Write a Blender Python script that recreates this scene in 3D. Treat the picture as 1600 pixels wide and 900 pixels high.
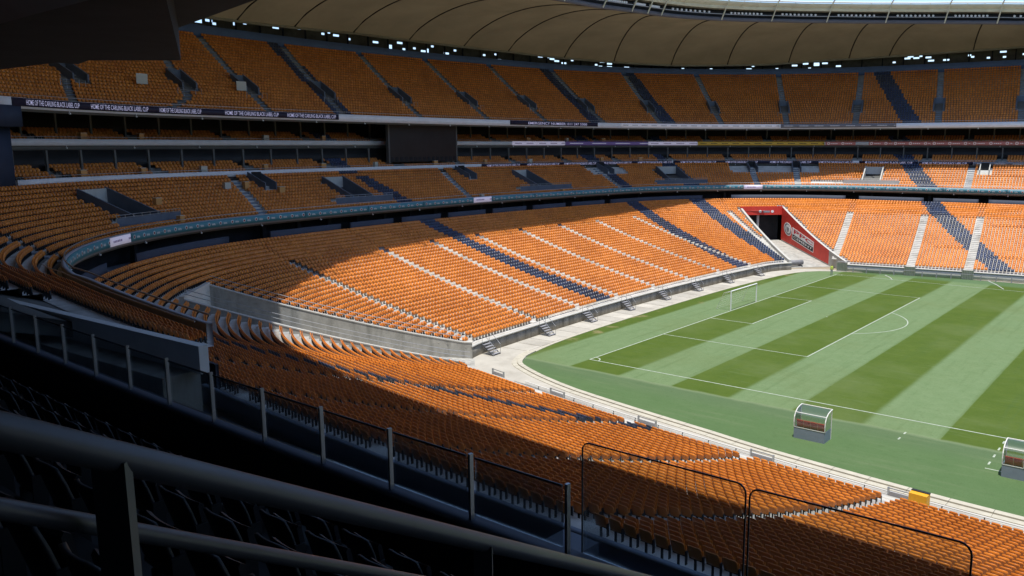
import bpy, math, random
import numpy as np
from mathutils import Matrix, Vector

for o in list(bpy.data.objects):
    bpy.data.objects.remove(o, do_unlink=True)
sc = bpy.context.scene
col = sc.collection
rng = random.Random(7)
nrng = np.random.default_rng(7)
PI = math.pi

# ------------------------------------------------------------------ camera
CAM = np.array([-6.186, -98.139, 20.669])
YAW, PITCH, FPX, CX, CY = 2.2203, -0.16751, 1304.16, 890.92, 446.59
cam_d = bpy.data.cameras.new('camera')
cam = bpy.data.objects.new('camera', cam_d)
col.objects.link(cam)
sc.camera = cam
FW = np.array([math.cos(PITCH) * math.cos(YAW), math.cos(PITCH) * math.sin(YAW), math.sin(PITCH)])
RT = np.array([math.sin(YAW), -math.cos(YAW), 0.0])
UP = np.cross(RT, FW)
cam.matrix_world = Matrix(((RT[0], UP[0], -FW[0], CAM[0]), (RT[1], UP[1], -FW[1], CAM[1]), (RT[2], UP[2], -FW[2], CAM[2]), (0, 0, 0, 1)))
cam_d.sensor_width = 36.0
cam_d.lens = 36.0 * FPX / 1600.0
cam_d.shift_x = -(CX - 800.0) / 1600.0
cam_d.shift_y = (CY - 450.0) / 1600.0
cam_d.clip_start = 0.05
cam_d.clip_end = 6000.0
sc.render.resolution_x, sc.render.resolution_y = 1024, 576

# ------------------------------------------------------------------ world, sun, exposure
LX, LY = -0.12, 0.19                      # metres the light moves sideways per metre it falls
SUN_EL = math.atan2(1.0, math.hypot(LX, LY))
SUN_AZ = math.atan2(-LY, -LX)              # direction towards the sun in plan
world = bpy.data.worlds.new('World')
sc.world = world
world.use_nodes = True
wn = world.node_tree
wn.nodes.clear()
w_out = wn.nodes.new('ShaderNodeOutputWorld')
w_bg = wn.nodes.new('ShaderNodeBackground')
w_sky = wn.nodes.new('ShaderNodeTexSky')
w_sky.sky_type = 'NISHITA'
w_sky.sun_disc = False
w_sky.sun_elevation = SUN_EL
w_sky.sun_rotation = PI / 2 - SUN_AZ
w_sky.altitude = 1600
w_bg.inputs[1].default_value = 0.14
wn.links.new(w_sky.outputs[0], w_bg.inputs[0])
wn.links.new(w_bg.outputs[0], w_out.inputs[0])
sun_d = bpy.data.lights.new('sun', 'SUN')
sun_d.energy = 3.3
sun_d.angle = math.radians(0.53)
sun_d.color = (1.0, 0.955, 0.88)
sun = bpy.data.objects.new('sun', sun_d)
col.objects.link(sun)
sun.rotation_euler = Vector((LX, LY, -1.0)).to_track_quat('-Z', 'Y').to_euler()
vs = sc.view_settings
vs.view_transform = 'Standard'
vs.look = 'None'
vs.exposure = 0.72
vs.gamma = 1.0
vs.use_curve_mapping = False

# ------------------------------------------------------------------ pixel -> place helpers (1600x900 photo pixels)
def ray(x, y):
    return FW + RT * (x - CX) / FPX - UP * (y - CY) / FPX
def at_z(x, y, z):
    d = ray(x, y)
    return CAM + d * ((z - CAM[2]) / d[2])
def at_depth(x, y, D):
    return CAM + ray(x, y) * D
def on_plane(x, y, p0, n):
    d = ray(x, y)
    return CAM + d * (np.dot(np.asarray(p0, float) - CAM, n) / np.dot(d, n))
def project(P):
    d = np.asarray(P, float) - CAM
    z = d @ FW
    return np.stack([CX + FPX * (d @ RT) / z, CY - FPX * (d @ UP) / z, z], -1)

# ------------------------------------------------------------------ plan of the bowl: a ring of base points, outward normals
YN, YF, XL, RS, RE, RC, EK = -52.924, 43.643, -64.102, 239.23, 346.8, 9.739, 0.0692
def half_ring():
    ym = (YN + YF) / 2
    def corner(ys, s):
        cy, cx = ys + s * RC, XL + RC
        for _ in range(60):
            cx = XL + RC + (cy - ym) ** 2 / (2 * RE)
            cy = ys + s * (RC + cx * cx / (2 * RS))
        return cx, cy
    c1, c2 = corner(YN, 1), corner(YF, -1)
    pts, nor = [], []
    for x in np.linspace(0, c1[0], 56):
        pts.append((x, YN + x * x / (2 * RS)))
        n = np.array([x / RS, -1.0]); nor.append(n / np.linalg.norm(n))
    a0 = math.atan2(nor[-1][1], nor[-1][0]) % (2 * PI)
    ye = np.linspace(c1[1], c2[1], 70)
    ne = [np.array([-1.0, (y - ym) / RE]) for y in ye]
    ne = [n / np.linalg.norm(n) for n in ne]
    a1 = math.atan2(ne[0][1], ne[0][0]) % (2 * PI)
    for a in np.linspace(a0, a1, 112)[1:-1]:
        pts.append((c1[0] + RC * math.cos(a), c1[1] + RC * math.sin(a))); nor.append(np.array([math.cos(a), math.sin(a)]))
    for y, n in zip(ye, ne):
        pts.append((XL + (y - ym) ** 2 / (2 * RE), y)); nor.append(n)
    xs = np.linspace(c2[0], 0, 56)
    n0 = np.array([xs[0] / RS, 1.0])
    a2 = math.atan2(ne[-1][1], ne[-1][0]) % (2 * PI)
    a3 = math.atan2(n0[1], n0[0]) % (2 * PI)
    for a in np.linspace(a2, a3, 112)[1:-1]:
        pts.append((c2[0] + RC * math.cos(a), c2[1] + RC * math.sin(a))); nor.append(np.array([math.cos(a), math.sin(a)]))
    for x in xs:
        pts.append((x, YF - x * x / (2 * RS)))
        n = np.array([x / RS, 1.0]); nor.append(n / np.linalg.norm(n))
    return np.array(pts), np.array(nor)
HB, HN = half_ring()
BB = np.vstack([HB, (HB * [-1, 1])[::-1][1:]])            # closed loop, last point = first point
BN = np.vstack([HN, (HN * [-1, 1])[::-1][1:]])
BK = 1 + EK * np.cos(2 * np.arctan2(BB[:, 1], BB[:, 0]))
BS = np.r_[0, np.cumsum(np.linalg.norm(np.diff(BB, axis=0), axis=1))]
STOT = BS[-1]
S_ALL = BS.copy()                                          # native samples (fine in the corners)
def ring_xy(s, d):
    s = np.asarray(s, float); sm = np.mod(s, STOT)
    bx, by = np.interp(sm, BS, BB[:, 0]), np.interp(sm, BS, BB[:, 1])
    nx, ny = np.interp(sm, BS, BN[:, 0]), np.interp(sm, BS, BN[:, 1])
    l = np.hypot(nx, ny); k = np.interp(sm, BS, BK) * np.asarray(d, float)
    return np.stack([bx + nx / l * k, by + ny / l * k], -1)
def ring_p(s, d, z):
    xy = ring_xy(s, d)
    return np.concatenate([xy, np.broadcast_to(np.asarray(z, float)[..., None], xy.shape[:-1] + (1,))], -1)
def inward(s):
    sm = s % STOT
    n = np.array([np.interp(sm, BS, BN[:, 0]), np.interp(sm, BS, BN[:, 1])])
    return -n / np.linalg.norm(n)
def s_span(a, b, step=1.0):
    """native ring samples between a and b (a may be negative), thinned to about step"""
    allp = np.r_[S_ALL[:-1] - STOT, S_ALL]
    p = allp[(allp > a + 1e-3) & (allp < b - 1e-3)]
    out = [a]
    for v in p:
        if v - out[-1] >= step * 0.6: out.append(v)
    out.append(b)
    return np.array(out)
def frame(s, d, z):
    """local frame on the ring: x along the row, y towards the pitch, z up"""
    p = ring_xy(s, d); f = inward(s)
    return Matrix(((f[1], f[0], 0, p[0]), (-f[0], f[1], 0, p[1]), (0, 0, 1, z), (0, 0, 0, 1)))

# ------------------------------------------------------------------ materials
MATS = {}
def mat(name, color, rough=0.7, metal=0.0, noise=None, bump=0.0, spec=0.3, scale=1.0, stain=None, emit=None, coords='Object'):
    m = bpy.data.materials.new(name); m.use_nodes = True
    nt = m.node_tree; b = nt.nodes['Principled BSDF']
    b.inputs['Roughness'].default_value = rough
    b.inputs['Metallic'].default_value = metal
    b.inputs['Specular IOR Level'].default_value = spec
    c = (*color, 1)
    b.inputs['Base Color'].default_value = c
    if noise:
        tc = nt.nodes.new('ShaderNodeTexCoord')
        n1 = nt.nodes.new('ShaderNodeTexNoise'); n1.inputs['Scale'].default_value = noise[0]; n1.inputs['Detail'].default_value = 6; n1.inputs['Roughness'].default_value = 0.65
        nt.links.new(tc.outputs[coords], n1.inputs['Vector'])
        r = nt.nodes.new('ShaderNodeValToRGB')
        k = noise[1]
        r.color_ramp.elements[0].position = 0.32; r.color_ramp.elements[1].position = 0.68
        r.color_ramp.elements[0].color = (color[0] * (1 - k), color[1] * (1 - k), color[2] * (1 - k), 1)
        r.color_ramp.elements[1].color = (min(1, color[0] * (1 + k)), min(1, color[1] * (1 + k)), min(1, color[2] * (1 + k)), 1)
        nt.links.new(n1.outputs['Fac'], r.inputs['Fac'])
        last = r.outputs['Color']
        if stain:
            mp = nt.nodes.new('ShaderNodeMapping'); mp.inputs['Scale'].default_value = stain[0]
            nt.links.new(tc.outputs[coords], mp.inputs['Vector'])
            n2 = nt.nodes.new('ShaderNodeTexNoise'); n2.inputs['Scale'].default_value = 1.0; n2.inputs['Detail'].default_value = 5; n2.inputs['Roughness'].default_value = 0.7
            nt.links.new(mp.outputs[0], n2.inputs['Vector'])
            r2 = nt.nodes.new('ShaderNodeValToRGB'); r2.color_ramp.elements[0].position = stain[2]; r2.color_ramp.elements[1].position = stain[3]
            nt.links.new(n2.outputs['Fac'], r2.inputs['Fac'])
            mx = nt.nodes.new('ShaderNodeMix'); mx.data_type = 'RGBA'
            mx.inputs['B'].default_value = (*stain[1], 1)
            nt.links.new(r2.outputs['Color'], mx.inputs['Factor']); nt.links.new(last, mx.inputs['A'])
            last = mx.outputs['Result']
        nt.links.new(last, b.inputs['Base Color'])
        if bump:
            bp = nt.nodes.new('ShaderNodeBump'); bp.inputs['Strength'].default_value = bump; bp.inputs['Distance'].default_value = 0.02
            nt.links.new(n1.outputs['Fac'], bp.inputs['Height']); nt.links.new(bp.outputs[0], b.inputs['Normal'])
    if emit:
        b.inputs['Emission Color'].default_value = (*emit[0], 1); b.inputs['Emission Strength'].default_value = emit[1]
    MATS[name] = m
    return m
M = MATS
mat('concrete', (0.52, 0.505, 0.465), 0.85, noise=(0.9, 0.14), bump=0.15, stain=((0.35, 0.35, 0.12), (0.30, 0.285, 0.25), 0.5, 0.72))
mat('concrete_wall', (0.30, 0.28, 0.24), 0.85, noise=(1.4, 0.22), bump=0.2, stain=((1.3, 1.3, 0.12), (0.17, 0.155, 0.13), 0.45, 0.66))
mat('concrete_ramp', (0.40, 0.39, 0.355), 0.85, noise=(1.1, 0.16), bump=0.15, stain=((0.9, 0.9, 0.15), (0.24, 0.235, 0.21), 0.48, 0.7))
mat('concrete_pale', (0.50, 0.49, 0.455), 0.85, noise=(0.8, 0.08), bump=0.1)
mat('paving', (0.44, 0.415, 0.36), 0.9, noise=(0.5, 0.10), bump=0.1, stain=((0.3, 0.3, 0.3), (0.32, 0.295, 0.25), 0.5, 0.75))
mat('kerb', (0.47, 0.44, 0.36), 0.85, noise=(1.5, 0.10), bump=0.15)
mat('white_paint', (0.66, 0.66, 0.64), 0.6, noise=(1.0, 0.07))
mat('line_paint', (0.37, 0.42, 0.34), 0.8, noise=(2.0, 0.22))
mat('fascia_white', (0.78, 0.77, 0.78), 0.55, noise=(0.6, 0.06), stain=((0.5, 0.5, 3.0), (0.62, 0.61, 0.62), 0.5, 0.8))
mat('fascia_grey', (0.30, 0.30, 0.32), 0.6, noise=(0.6, 0.08))
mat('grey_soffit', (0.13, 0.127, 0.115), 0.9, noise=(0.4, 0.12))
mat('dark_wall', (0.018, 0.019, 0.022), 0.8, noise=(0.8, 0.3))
mat('suite_wall', (0.016, 0.015, 0.014), 0.5, noise=(0.3, 0.35))
mat('navy_wall', (0.030, 0.040, 0.070), 0.7, noise=(0.5, 0.12))
mat('navy_band', (0.050, 0.060, 0.085), 0.7, noise=(0.5, 0.10))
mat('vomitory_blue', (0.125, 0.145, 0.18), 0.75, noise=(0.7, 0.12))
mat('aisle_grey', (0.20, 0.23, 0.27), 0.85, noise=(1.0, 0.15))
mat('steel', (0.42, 0.43, 0.44), 0.38, metal=0.8, noise=(3.0, 0.08))
mat('dark_steel', (0.09, 0.10, 0.12), 0.45, metal=0.5, noise=(3.0, 0.15))
mat('handrail_steel', (0.13, 0.14, 0.17), 0.45, metal=0.3, noise=(4.0, 0.08))
mat('bracket', (0.025, 0.027, 0.030), 0.5)
mat('red_paint', (0.66, 0.055, 0.038), 0.55, noise=(0.8, 0.10), stain=((0.6, 0.6, 0.6), (0.55, 0.08, 0.06), 0.55, 0.8))
mat('red_seat', (0.68, 0.055, 0.04), 0.5)
mat('red_print', (0.62, 0.03, 0.05), 0.6)
mat('black_print', (0.015, 0.015, 0.018), 0.6)
mat('white_print', (0.85, 0.85, 0.84), 0.6)
mat('grey_print', (0.30, 0.31, 0.33), 0.6)
mat('dugout_panel', (0.23, 0.275, 0.36), 0.45, noise=(2.0, 0.06))
mat('screen_black', (0.016, 0.016, 0.017), 0.35, noise=(0.4, 0.2))
mat('yellow_box', (0.72, 0.36, 0.02), 0.5, noise=(4, 0.08))
mat('sign_cream', (0.55, 0.52, 0.44), 0.6)
mat('sign_orange', (0.60, 0.30, 0.10), 0.6)
mat('skin', (0.22, 0.11, 0.065), 0.6)
mat('hi_vis', (0.52, 0.62, 0.10), 0.7)
mat('trousers', (0.34, 0.36, 0.38), 0.8)
mat('hair_dark', (0.015, 0.012, 0.010), 0.8)
mat('cover_grey', (0.24, 0.24, 0.25), 0.7, noise=(3, 0.2))
mat('seam_dark', (0.035, 0.027, 0.02), 0.8)
mat('truss_cream', (0.55, 0.53, 0.42), 0.6, noise=(0.6, 0.10))
mat('truss_white', (0.72, 0.72, 0.70), 0.5)
mat('roof_edge', (0.34, 0.315, 0.25), 0.7, noise=(0.8, 0.12))
mat('gutter', (0.11, 0.10, 0.11), 0.6, noise=(0.8, 0.1))
mat('lamp_glass', (0.70, 0.72, 0.74), 0.15, spec=0.6)
mat('facade', (0.13, 0.115, 0.085), 0.85, noise=(0.7, 0.35))
mat('outside_ground', (0.30, 0.25, 0.18), 0.95, noise=(0.05, 0.2))

def seat_mat(name, c, var):
    m = bpy.data.materials.new(name); m.use_nodes = True; nt = m.node_tree; b = nt.nodes['Principled BSDF']
    b.inputs['Roughness'].default_value = 0.34; b.inputs['Specular IOR Level'].default_value = 0.5
    at = nt.nodes.new('ShaderNodeAttribute'); at.attribute_name = 'tone'; at.attribute_type = 'GEOMETRY'
    oi = nt.nodes.new('ShaderNodeObjectInfo')
    tc = nt.nodes.new('ShaderNodeTexCoord')
    nz = nt.nodes.new('ShaderNodeTexNoise'); nz.inputs['Scale'].default_value = 0.16; nz.inputs['Detail'].default_value = 3
    geo = nt.nodes.new('ShaderNodeNewGeometry')
    nt.links.new(geo.outputs['Position'], nz.inputs['Vector'])
    ad = nt.nodes.new('ShaderNodeMath'); ad.operation = 'MULTIPLY_ADD'; ad.inputs[1].default_value = 0.55; nt.links.new(at.outputs['Fac'], ad.inputs[0]); nt.links.new(nz.outputs['Fac'], ad.inputs[2])
    mr = nt.nodes.new('ShaderNodeMapRange'); mr.inputs[1].default_value = 0.45; mr.inputs[2].default_value = 1.1
    nt.links.new(ad.outputs[0], mr.inputs[0])
    mx = nt.nodes.new('ShaderNodeMix'); mx.data_type = 'RGBA'
    mx.inputs['A'].default_value = (c[0] * (1 - var), c[1] * (1 - var * 1.2), c[2] * (1 - var), 1)
    mx.inputs['B'].default_value = (min(1, c[0] * (1 + var)), c[1] * (1 + var * 1.5), c[2] * (1 + var * 3), 1)
    nt.links.new(mr.outputs[0], mx.inputs['Factor']); nt.links.new(mx.outputs['Result'], b.inputs['Base Color'])
    MATS[name] = m
seat_mat('orange_plastic', (0.68, 0.205, 0.024), 0.16)
seat_mat('navy_plastic', (0.035, 0.047, 0.075), 0.25)
seat_mat('shaded_navy_plastic', (0.006, 0.008, 0.014), 0.2)  # navy of the balcony seats, darkened so their shade sits in the colour
M['shaded_navy_plastic'].node_tree.nodes['Principled BSDF'].inputs['Roughness'].default_value = 0.6

def glass_mat(name, tint, alpha_facing, rough=0.05):
    m = bpy.data.materials.new(name); m.use_nodes = True; nt = m.node_tree; nt.nodes.clear()
    o = nt.nodes.new('ShaderNodeOutputMaterial'); t = nt.nodes.new('ShaderNodeBsdfTransparent'); g = nt.nodes.new('ShaderNodeBsdfGlossy')
    t.inputs[0].default_value = (*tint, 1); g.inputs['Roughness'].default_value = rough
    f = nt.nodes.new('ShaderNodeFresnel'); f.inputs[0].default_value = 1.45
    a = nt.nodes.new('ShaderNodeMath'); a.operation = 'MULTIPLY_ADD'; a.inputs[1].default_value = 0.55; a.inputs[2].default_value = alpha_facing
    a.use_clamp = True
    nt.links.new(f.outputs[0], a.inputs[0])
    mx = nt.nodes.new('ShaderNodeMixShader'); nt.links.new(a.outputs[0], mx.inputs[0]); nt.links.new(t.outputs[0], mx.inputs[1]); nt.links.new(g.outputs[0], mx.inputs[2])
    nt.links.new(mx.outputs[0], o.inputs[0]); MATS[name] = m
glass_mat('balustrade_glass', (0.90, 0.94, 0.95), 0.02)
glass_mat('canopy_glass', (0.80, 0.85, 0.88), 0.16, 0.22)

def fabric_mat():
    m = bpy.data.materials.new('roof_fabric'); m.use_nodes = True; nt = m.node_tree; nt.nodes.clear()
    o = nt.nodes.new('ShaderNodeOutputMaterial'); d = nt.nodes.new('ShaderNodeBsdfDiffuse'); t = nt.nodes.new('ShaderNodeBsdfTranslucent')
    tc = nt.nodes.new('ShaderNodeTexCoord'); n = nt.nodes.new('ShaderNodeTexNoise'); n.inputs['Scale'].default_value = 0.12; n.inputs['Detail'].default_value = 7
    nt.links.new(tc.outputs['Object'], n.inputs['Vector'])
    r = nt.nodes.new('ShaderNodeValToRGB'); r.color_ramp.elements[0].position = 0.3; r.color_ramp.elements[1].position = 0.7
    r.color_ramp.elements[0].color = (0.18, 0.145, 0.088, 1); r.color_ramp.elements[1].color = (0.30, 0.25, 0.165, 1)
    nt.links.new(n.outputs['Fac'], r.inputs[0]); nt.links.new(r.outputs[0], d.inputs[0])
    t.inputs[0].default_value = (0.60, 0.46, 0.26, 1)
    mx = nt.nodes.new('ShaderNodeMixShader'); mx.inputs[0].default_value = 0.036
    nt.links.new(d.outputs[0], mx.inputs[1]); nt.links.new(t.outputs[0], mx.inputs[2]); nt.links.new(mx.outputs[0], o.inputs[0]); MATS['roof_fabric'] = m
fabric_mat()
def canopy_mat():
    m = bpy.data.materials.new('inner_canopy'); m.use_nodes = True; nt = m.node_tree; nt.nodes.clear()
    o = nt.nodes.new('ShaderNodeOutputMaterial'); a = nt.nodes.new('ShaderNodeBsdfTransparent'); t = nt.nodes.new('ShaderNodeBsdfTranslucent')
    t.inputs[0].default_value = (0.8, 0.85, 0.88, 1); a.inputs[0].default_value = (0.95, 0.97, 1, 1)
    mx = nt.nodes.new('ShaderNodeMixShader'); mx.inputs[0].default_value = 0.04
    nt.links.new(a.outputs[0], mx.inputs[1]); nt.links.new(t.outputs[0], mx.inputs[2]); nt.links.new(mx.outputs[0], o.inputs[0]); MATS['inner_canopy'] = m
canopy_mat()

def board_mat(name, base, mark, period, kind, glow=0.0, second=None):
    """printed or LED advertising strip: UV u runs in metres, v from 0 to 1"""
    m = bpy.data.materials.new(name); m.use_nodes = True; nt = m.node_tree; b = nt.nodes['Principled BSDF']; b.inputs['Roughness'].default_value = 0.5
    L = nt.links.new
    def math_(op, a, bb=None, c=None):
        n = nt.nodes.new('ShaderNodeMath'); n.operation = op
        for i, v in enumerate((a, bb, c)):
            if v is None: continue
            if isinstance(v, (int, float)): n.inputs[i].default_value = v
            else: L(v, n.inputs[i])
        return n.outputs[0]
    uv = nt.nodes.new('ShaderNodeUVMap'); sp = nt.nodes.new('ShaderNodeSeparateXYZ'); L(uv.outputs[0], sp.inputs[0])
    u, v = sp.outputs[0], sp.outputs[1]
    f = math_('FRACT', math_('DIVIDE', u, period))
    mixes = []
    if kind == 'icons':
        du = math_('MULTIPLY', math_('SUBTRACT', f, 0.30), period); dv = math_('MULTIPLY', math_('SUBTRACT', v, 0.52), 0.75)
        r = math_('SQRT', math_('ADD', math_('MULTIPLY', du, du), math_('MULTIPLY', dv, dv)))
        mixes.append((math_('LESS_THAN', r, 0.20), mark)); mixes.append((math_('LESS_THAN', r, 0.12), second))
        dash = math_('MULTIPLY', math_('GREATER_THAN', f, 0.55), math_('LESS_THAN', f, 0.84))
        wob = math_('ADD', 0.45, math_('MULTIPLY', 0.08, math_('SINE', math_('MULTIPLY', f, 60.0))))
        dash = math_('MULTIPLY', dash, math_('LESS_THAN', math_('ABSOLUTE', math_('SUBTRACT', v, wob)), 0.10)); mixes.append((dash, mark))
    if kind == 'dash':
        dash = math_('MULTIPLY', math_('GREATER_THAN', f, 0.2), math_('LESS_THAN', f, 0.8))
        wob = math_('SINE', math_('MULTIPLY', u, 21.0)); gap = math_('GREATER_THAN', wob, -0.75)
        dash = math_('MULTIPLY', math_('MULTIPLY', dash, gap), math_('LESS_THAN', math_('ABSOLUTE', math_('SUBTRACT', v, 0.5)), 0.13)); mixes.append((dash, mark))
    if kind == 'rings':
        du = math_('MULTIPLY', math_('SUBTRACT', f, 0.22), period); dv = math_('MULTIPLY', math_('SUBTRACT', v, 0.5), 0.75)
        r = math_('SQRT', math_('ADD', math_('MULTIPLY', du, du), math_('MULTIPLY', dv, dv)))
        mixes.append((math_('LESS_THAN', r, 0.30), mark)); mixes.append((math_('LESS_THAN', r, 0.16), base))
        dash = math_('MULTIPLY', math_('MULTIPLY', math_('GREATER_THAN', f, 0.40), math_('LESS_THAN', f, 0.86)), math_('LESS_THAN', math_('ABSOLUTE', math_('SUBTRACT', v, 0.47)), 0.12))
        mixes.append((math_('MULTIPLY', dash, math_('GREATER_THAN', math_('SINE', math_('MULTIPLY', u, 17.0)), -0.6)), mark))
    last = None
    for fac, cc in mixes:
        mx = nt.nodes.new('ShaderNodeMix'); mx.data_type = 'RGBA'; L(fac, mx.inputs['Factor'])
        if last is None: mx.inputs['A'].default_value = (*base, 1)
        else: L(last, mx.inputs['A'])
        mx.inputs['B'].default_value = (*cc, 1); last = mx.outputs['Result']
    L(last, b.inputs['Base Color'])
    if glow: L(last, b.inputs['Emission Color']); b.inputs['Emission Strength'].default_value = glow
    MATS[name] = m
board_mat('board_teal', (0.040, 0.165, 0.215), (0.40, 0.46, 0.48), 1.75, 'icons', 0.04, second=(0.16, 0.02, 0.02))
board_mat('board_lilac', (0.55, 0.52, 0.66), (0.13, 0.10, 0.20), 3.0, 'dash', 0.22)
board_mat('board_purple', (0.10, 0.07, 0.20), (0.50, 0.50, 0.62), 6.0, 'dash', 0.18)
board_mat('board_yellow', (0.42, 0.28, 0.05), (0.04, 0.03, 0.01), 2.4, 'dash', 0.12)
board_mat('board_pink', (0.33, 0.13, 0.13), (0.62, 0.56, 0.56), 2.9, 'rings', 0.12)
board_mat('board_white_marks', (0.55, 0.53, 0.58), (0.20, 0.22, 0.24), 2.3, 'dash', 0.14)
board_mat('board_grey_marks', (0.12, 0.12, 0.14), (0.42, 0.42, 0.44), 3.1, 'dash', 0.05)
mat('board_black', (0.015, 0.013, 0.035), 0.5)
mat('led_text', (0.55, 0.52, 0.70), 0.5, emit=((0.62, 0.60, 0.85), 0.20))

def grass_mat():
    m = bpy.data.materials.new('pitch_grass'); m.use_nodes = True; nt = m.node_tree; b = nt.nodes['Principled BSDF']
    b.inputs['Roughness'].default_value = 0.9; b.inputs['Specular IOR Level'].default_value = 0.15
    L = nt.links.new
    geo = nt.nodes.new('ShaderNodeNewGeometry'); sp = nt.nodes.new('ShaderNodeSeparateXYZ'); L(geo.outputs['Position'], sp.inputs[0])
    def math_(op, a, bb=None, c=None, clamp=False):
        n = nt.nodes.new('ShaderNodeMath'); n.operation = op; n.use_clamp = clamp
        for i, v in enumerate((a, bb, c)):
            if v is None: continue
            if isinstance(v, (int, float)): n.inputs[i].default_value = v
            else: L(v, n.inputs[i])
        return n.outputs[0]
    def noise(scale, detail=5, vec=None, rough=0.6):
        n = nt.nodes.new('ShaderNodeTexNoise'); n.inputs['Scale'].default_value = scale; n.inputs['Detail'].default_value = detail; n.inputs['Roughness'].default_value = rough
        L(vec if vec is not None else geo.outputs['Position'], n.inputs['Vector']); return n.outputs['Fac']
    def mixc(fac, A, B):
        mx = nt.nodes.new('ShaderNodeMix'); mx.data_type = 'RGBA'
        if isinstance(fac, float): mx.inputs['Factor'].default_value = fac
        else: L(fac, mx.inputs['Factor'])
        for k, v in (('A', A), ('B', B)):
            if isinstance(v, tuple): mx.inputs[k].default_value = (*v, 1)
            else: L(v, mx.inputs[k])
        return mx.outputs['Result']
    def smooth(v, lo, hi):
        n = nt.nodes.new('ShaderNodeMapRange'); n.interpolation_type = 'SMOOTHSTEP'; n.inputs[1].default_value = lo; n.inputs[2].default_value = hi; L(v, n.inputs[0]); return n.outputs[0]
    x, y = sp.outputs[0], sp.outputs[1]
    wob = math_('MULTIPLY', math_('SUBTRACT', noise(0.35, 4), 0.5), 0.14)
    ph = math_('FRACT', math_('DIVIDE', math_('ADD', math_('ADD', x, wob), 52.5 + 110.0), 11.0))
    tri = math_('SUBTRACT', 0.5, math_('ABSOLUTE', math_('SUBTRACT', ph, 0.75)))     # >0.25 in the light half
    light = smooth(math_('ABSOLUTE', math_('SUBTRACT', ph, 0.75)), 0.280, 0.220)
    def mapped(sc_):
        q = nt.nodes.new('ShaderNodeMapping'); q.inputs['Scale'].default_value = sc_; L(geo.outputs['Position'], q.inputs['Vector']); return q.outputs[0]
    streak = noise(1.0, 6, mapped((0.25, 1.6, 1.0)), 0.7)
    dark_c = mixc(noise(0.5, 6), (0.048, 0.088, 0.010), (0.090, 0.132, 0.022))
    light_c = mixc(noise(0.8, 6), (0.112, 0.178, 0.074), (0.168, 0.236, 0.118))
    c = mixc(light, dark_c, light_c)
    c = mixc(math_('MULTIPLY', smooth(streak, 0.52, 0.78), 0.35), c, (0.15, 0.20, 0.10))
    cross = noise(1.0, 5, mapped((1.4, 0.06, 1.0)), 0.65)
    c = mixc(math_('MULTIPLY', smooth(cross, 0.50, 0.72), 0.30), c, (0.060, 0.105, 0.030))
    c = mixc(math_('MULTIPLY', smooth(noise(0.09, 6), 0.46, 0.70), 0.38), c, (0.125, 0.165, 0.062))
    c = mixc(math_('MULTIPLY', smooth(noise(2.4, 6, None, 0.75), 0.52, 0.70), 0.28), c, (0.035, 0.068, 0.014))
    # verge outside the mown pattern on the dugout side
    verge_n = math_('ADD', y, math_('MULTIPLY', math_('SUBTRACT', noise(0.25, 4), 0.5), 0.7))
    verge = smooth(verge_n, -37.0, -37.35)
    vc = mixc(noise(0.35, 6), (0.070, 0.130, 0.048), (0.098, 0.160, 0.066))
    vc = mixc(math_('MULTIPLY', smooth(y, -41.5, -37.5), 0.35), vc, (0.098, 0.130, 0.080))
    vc = mixc(math_('MULTIPLY', smooth(noise(1.0, 6, mapped((0.12, 0.9, 1.0)), 0.7), 0.48, 0.72), 0.5), vc, (0.135, 0.180, 0.090))
    vc = mixc(math_('MULTIPLY', smooth(noise(1.8, 6, None, 0.75), 0.52, 0.72), 0.35), vc, (0.045, 0.085, 0.028))
    c = mixc(verge, c, vc)
    seam = math_('MULTIPLY', smooth(verge_n, -37.75, -37.25), smooth(verge_n, -36.85, -37.2))
    c = mixc(math_('MULTIPLY', seam, 0.45), c, (0.20, 0.25, 0.14))
    edge = smooth(y, 36.5, 38.5)
    c = mixc(math_('MULTIPLY', edge, 0.8), c, mixc(noise(0.4, 5), (0.075, 0.14, 0.06), (0.10, 0.16, 0.08)))
    # worn, sandy patches behind the goal line
    worn = math_('MULTIPLY', smooth(noise(0.33, 4), 0.56, 0.70), smooth(x, -57.0, -58.6))
    c = mixc(math_('MULTIPLY', worn, 0.75), c, (0.24, 0.20, 0.10))
    fine = noise(9.0, 4)
    c = mixc(math_('MULTIPLY', smooth(fine, 0.45, 0.75), 0.22), c, (0.03, 0.06, 0.010))
    L(c, b.inputs['Base Color'])
    bp = nt.nodes.new('ShaderNodeBump'); bp.inputs['Strength'].default_value = 0.5; bp.inputs['Distance'].default_value = 0.03; L(noise(14.0, 5), bp.inputs['Height']); L(bp.outputs[0], b.inputs['Normal'])
    MATS['pitch_grass'] = m
grass_mat()

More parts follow.
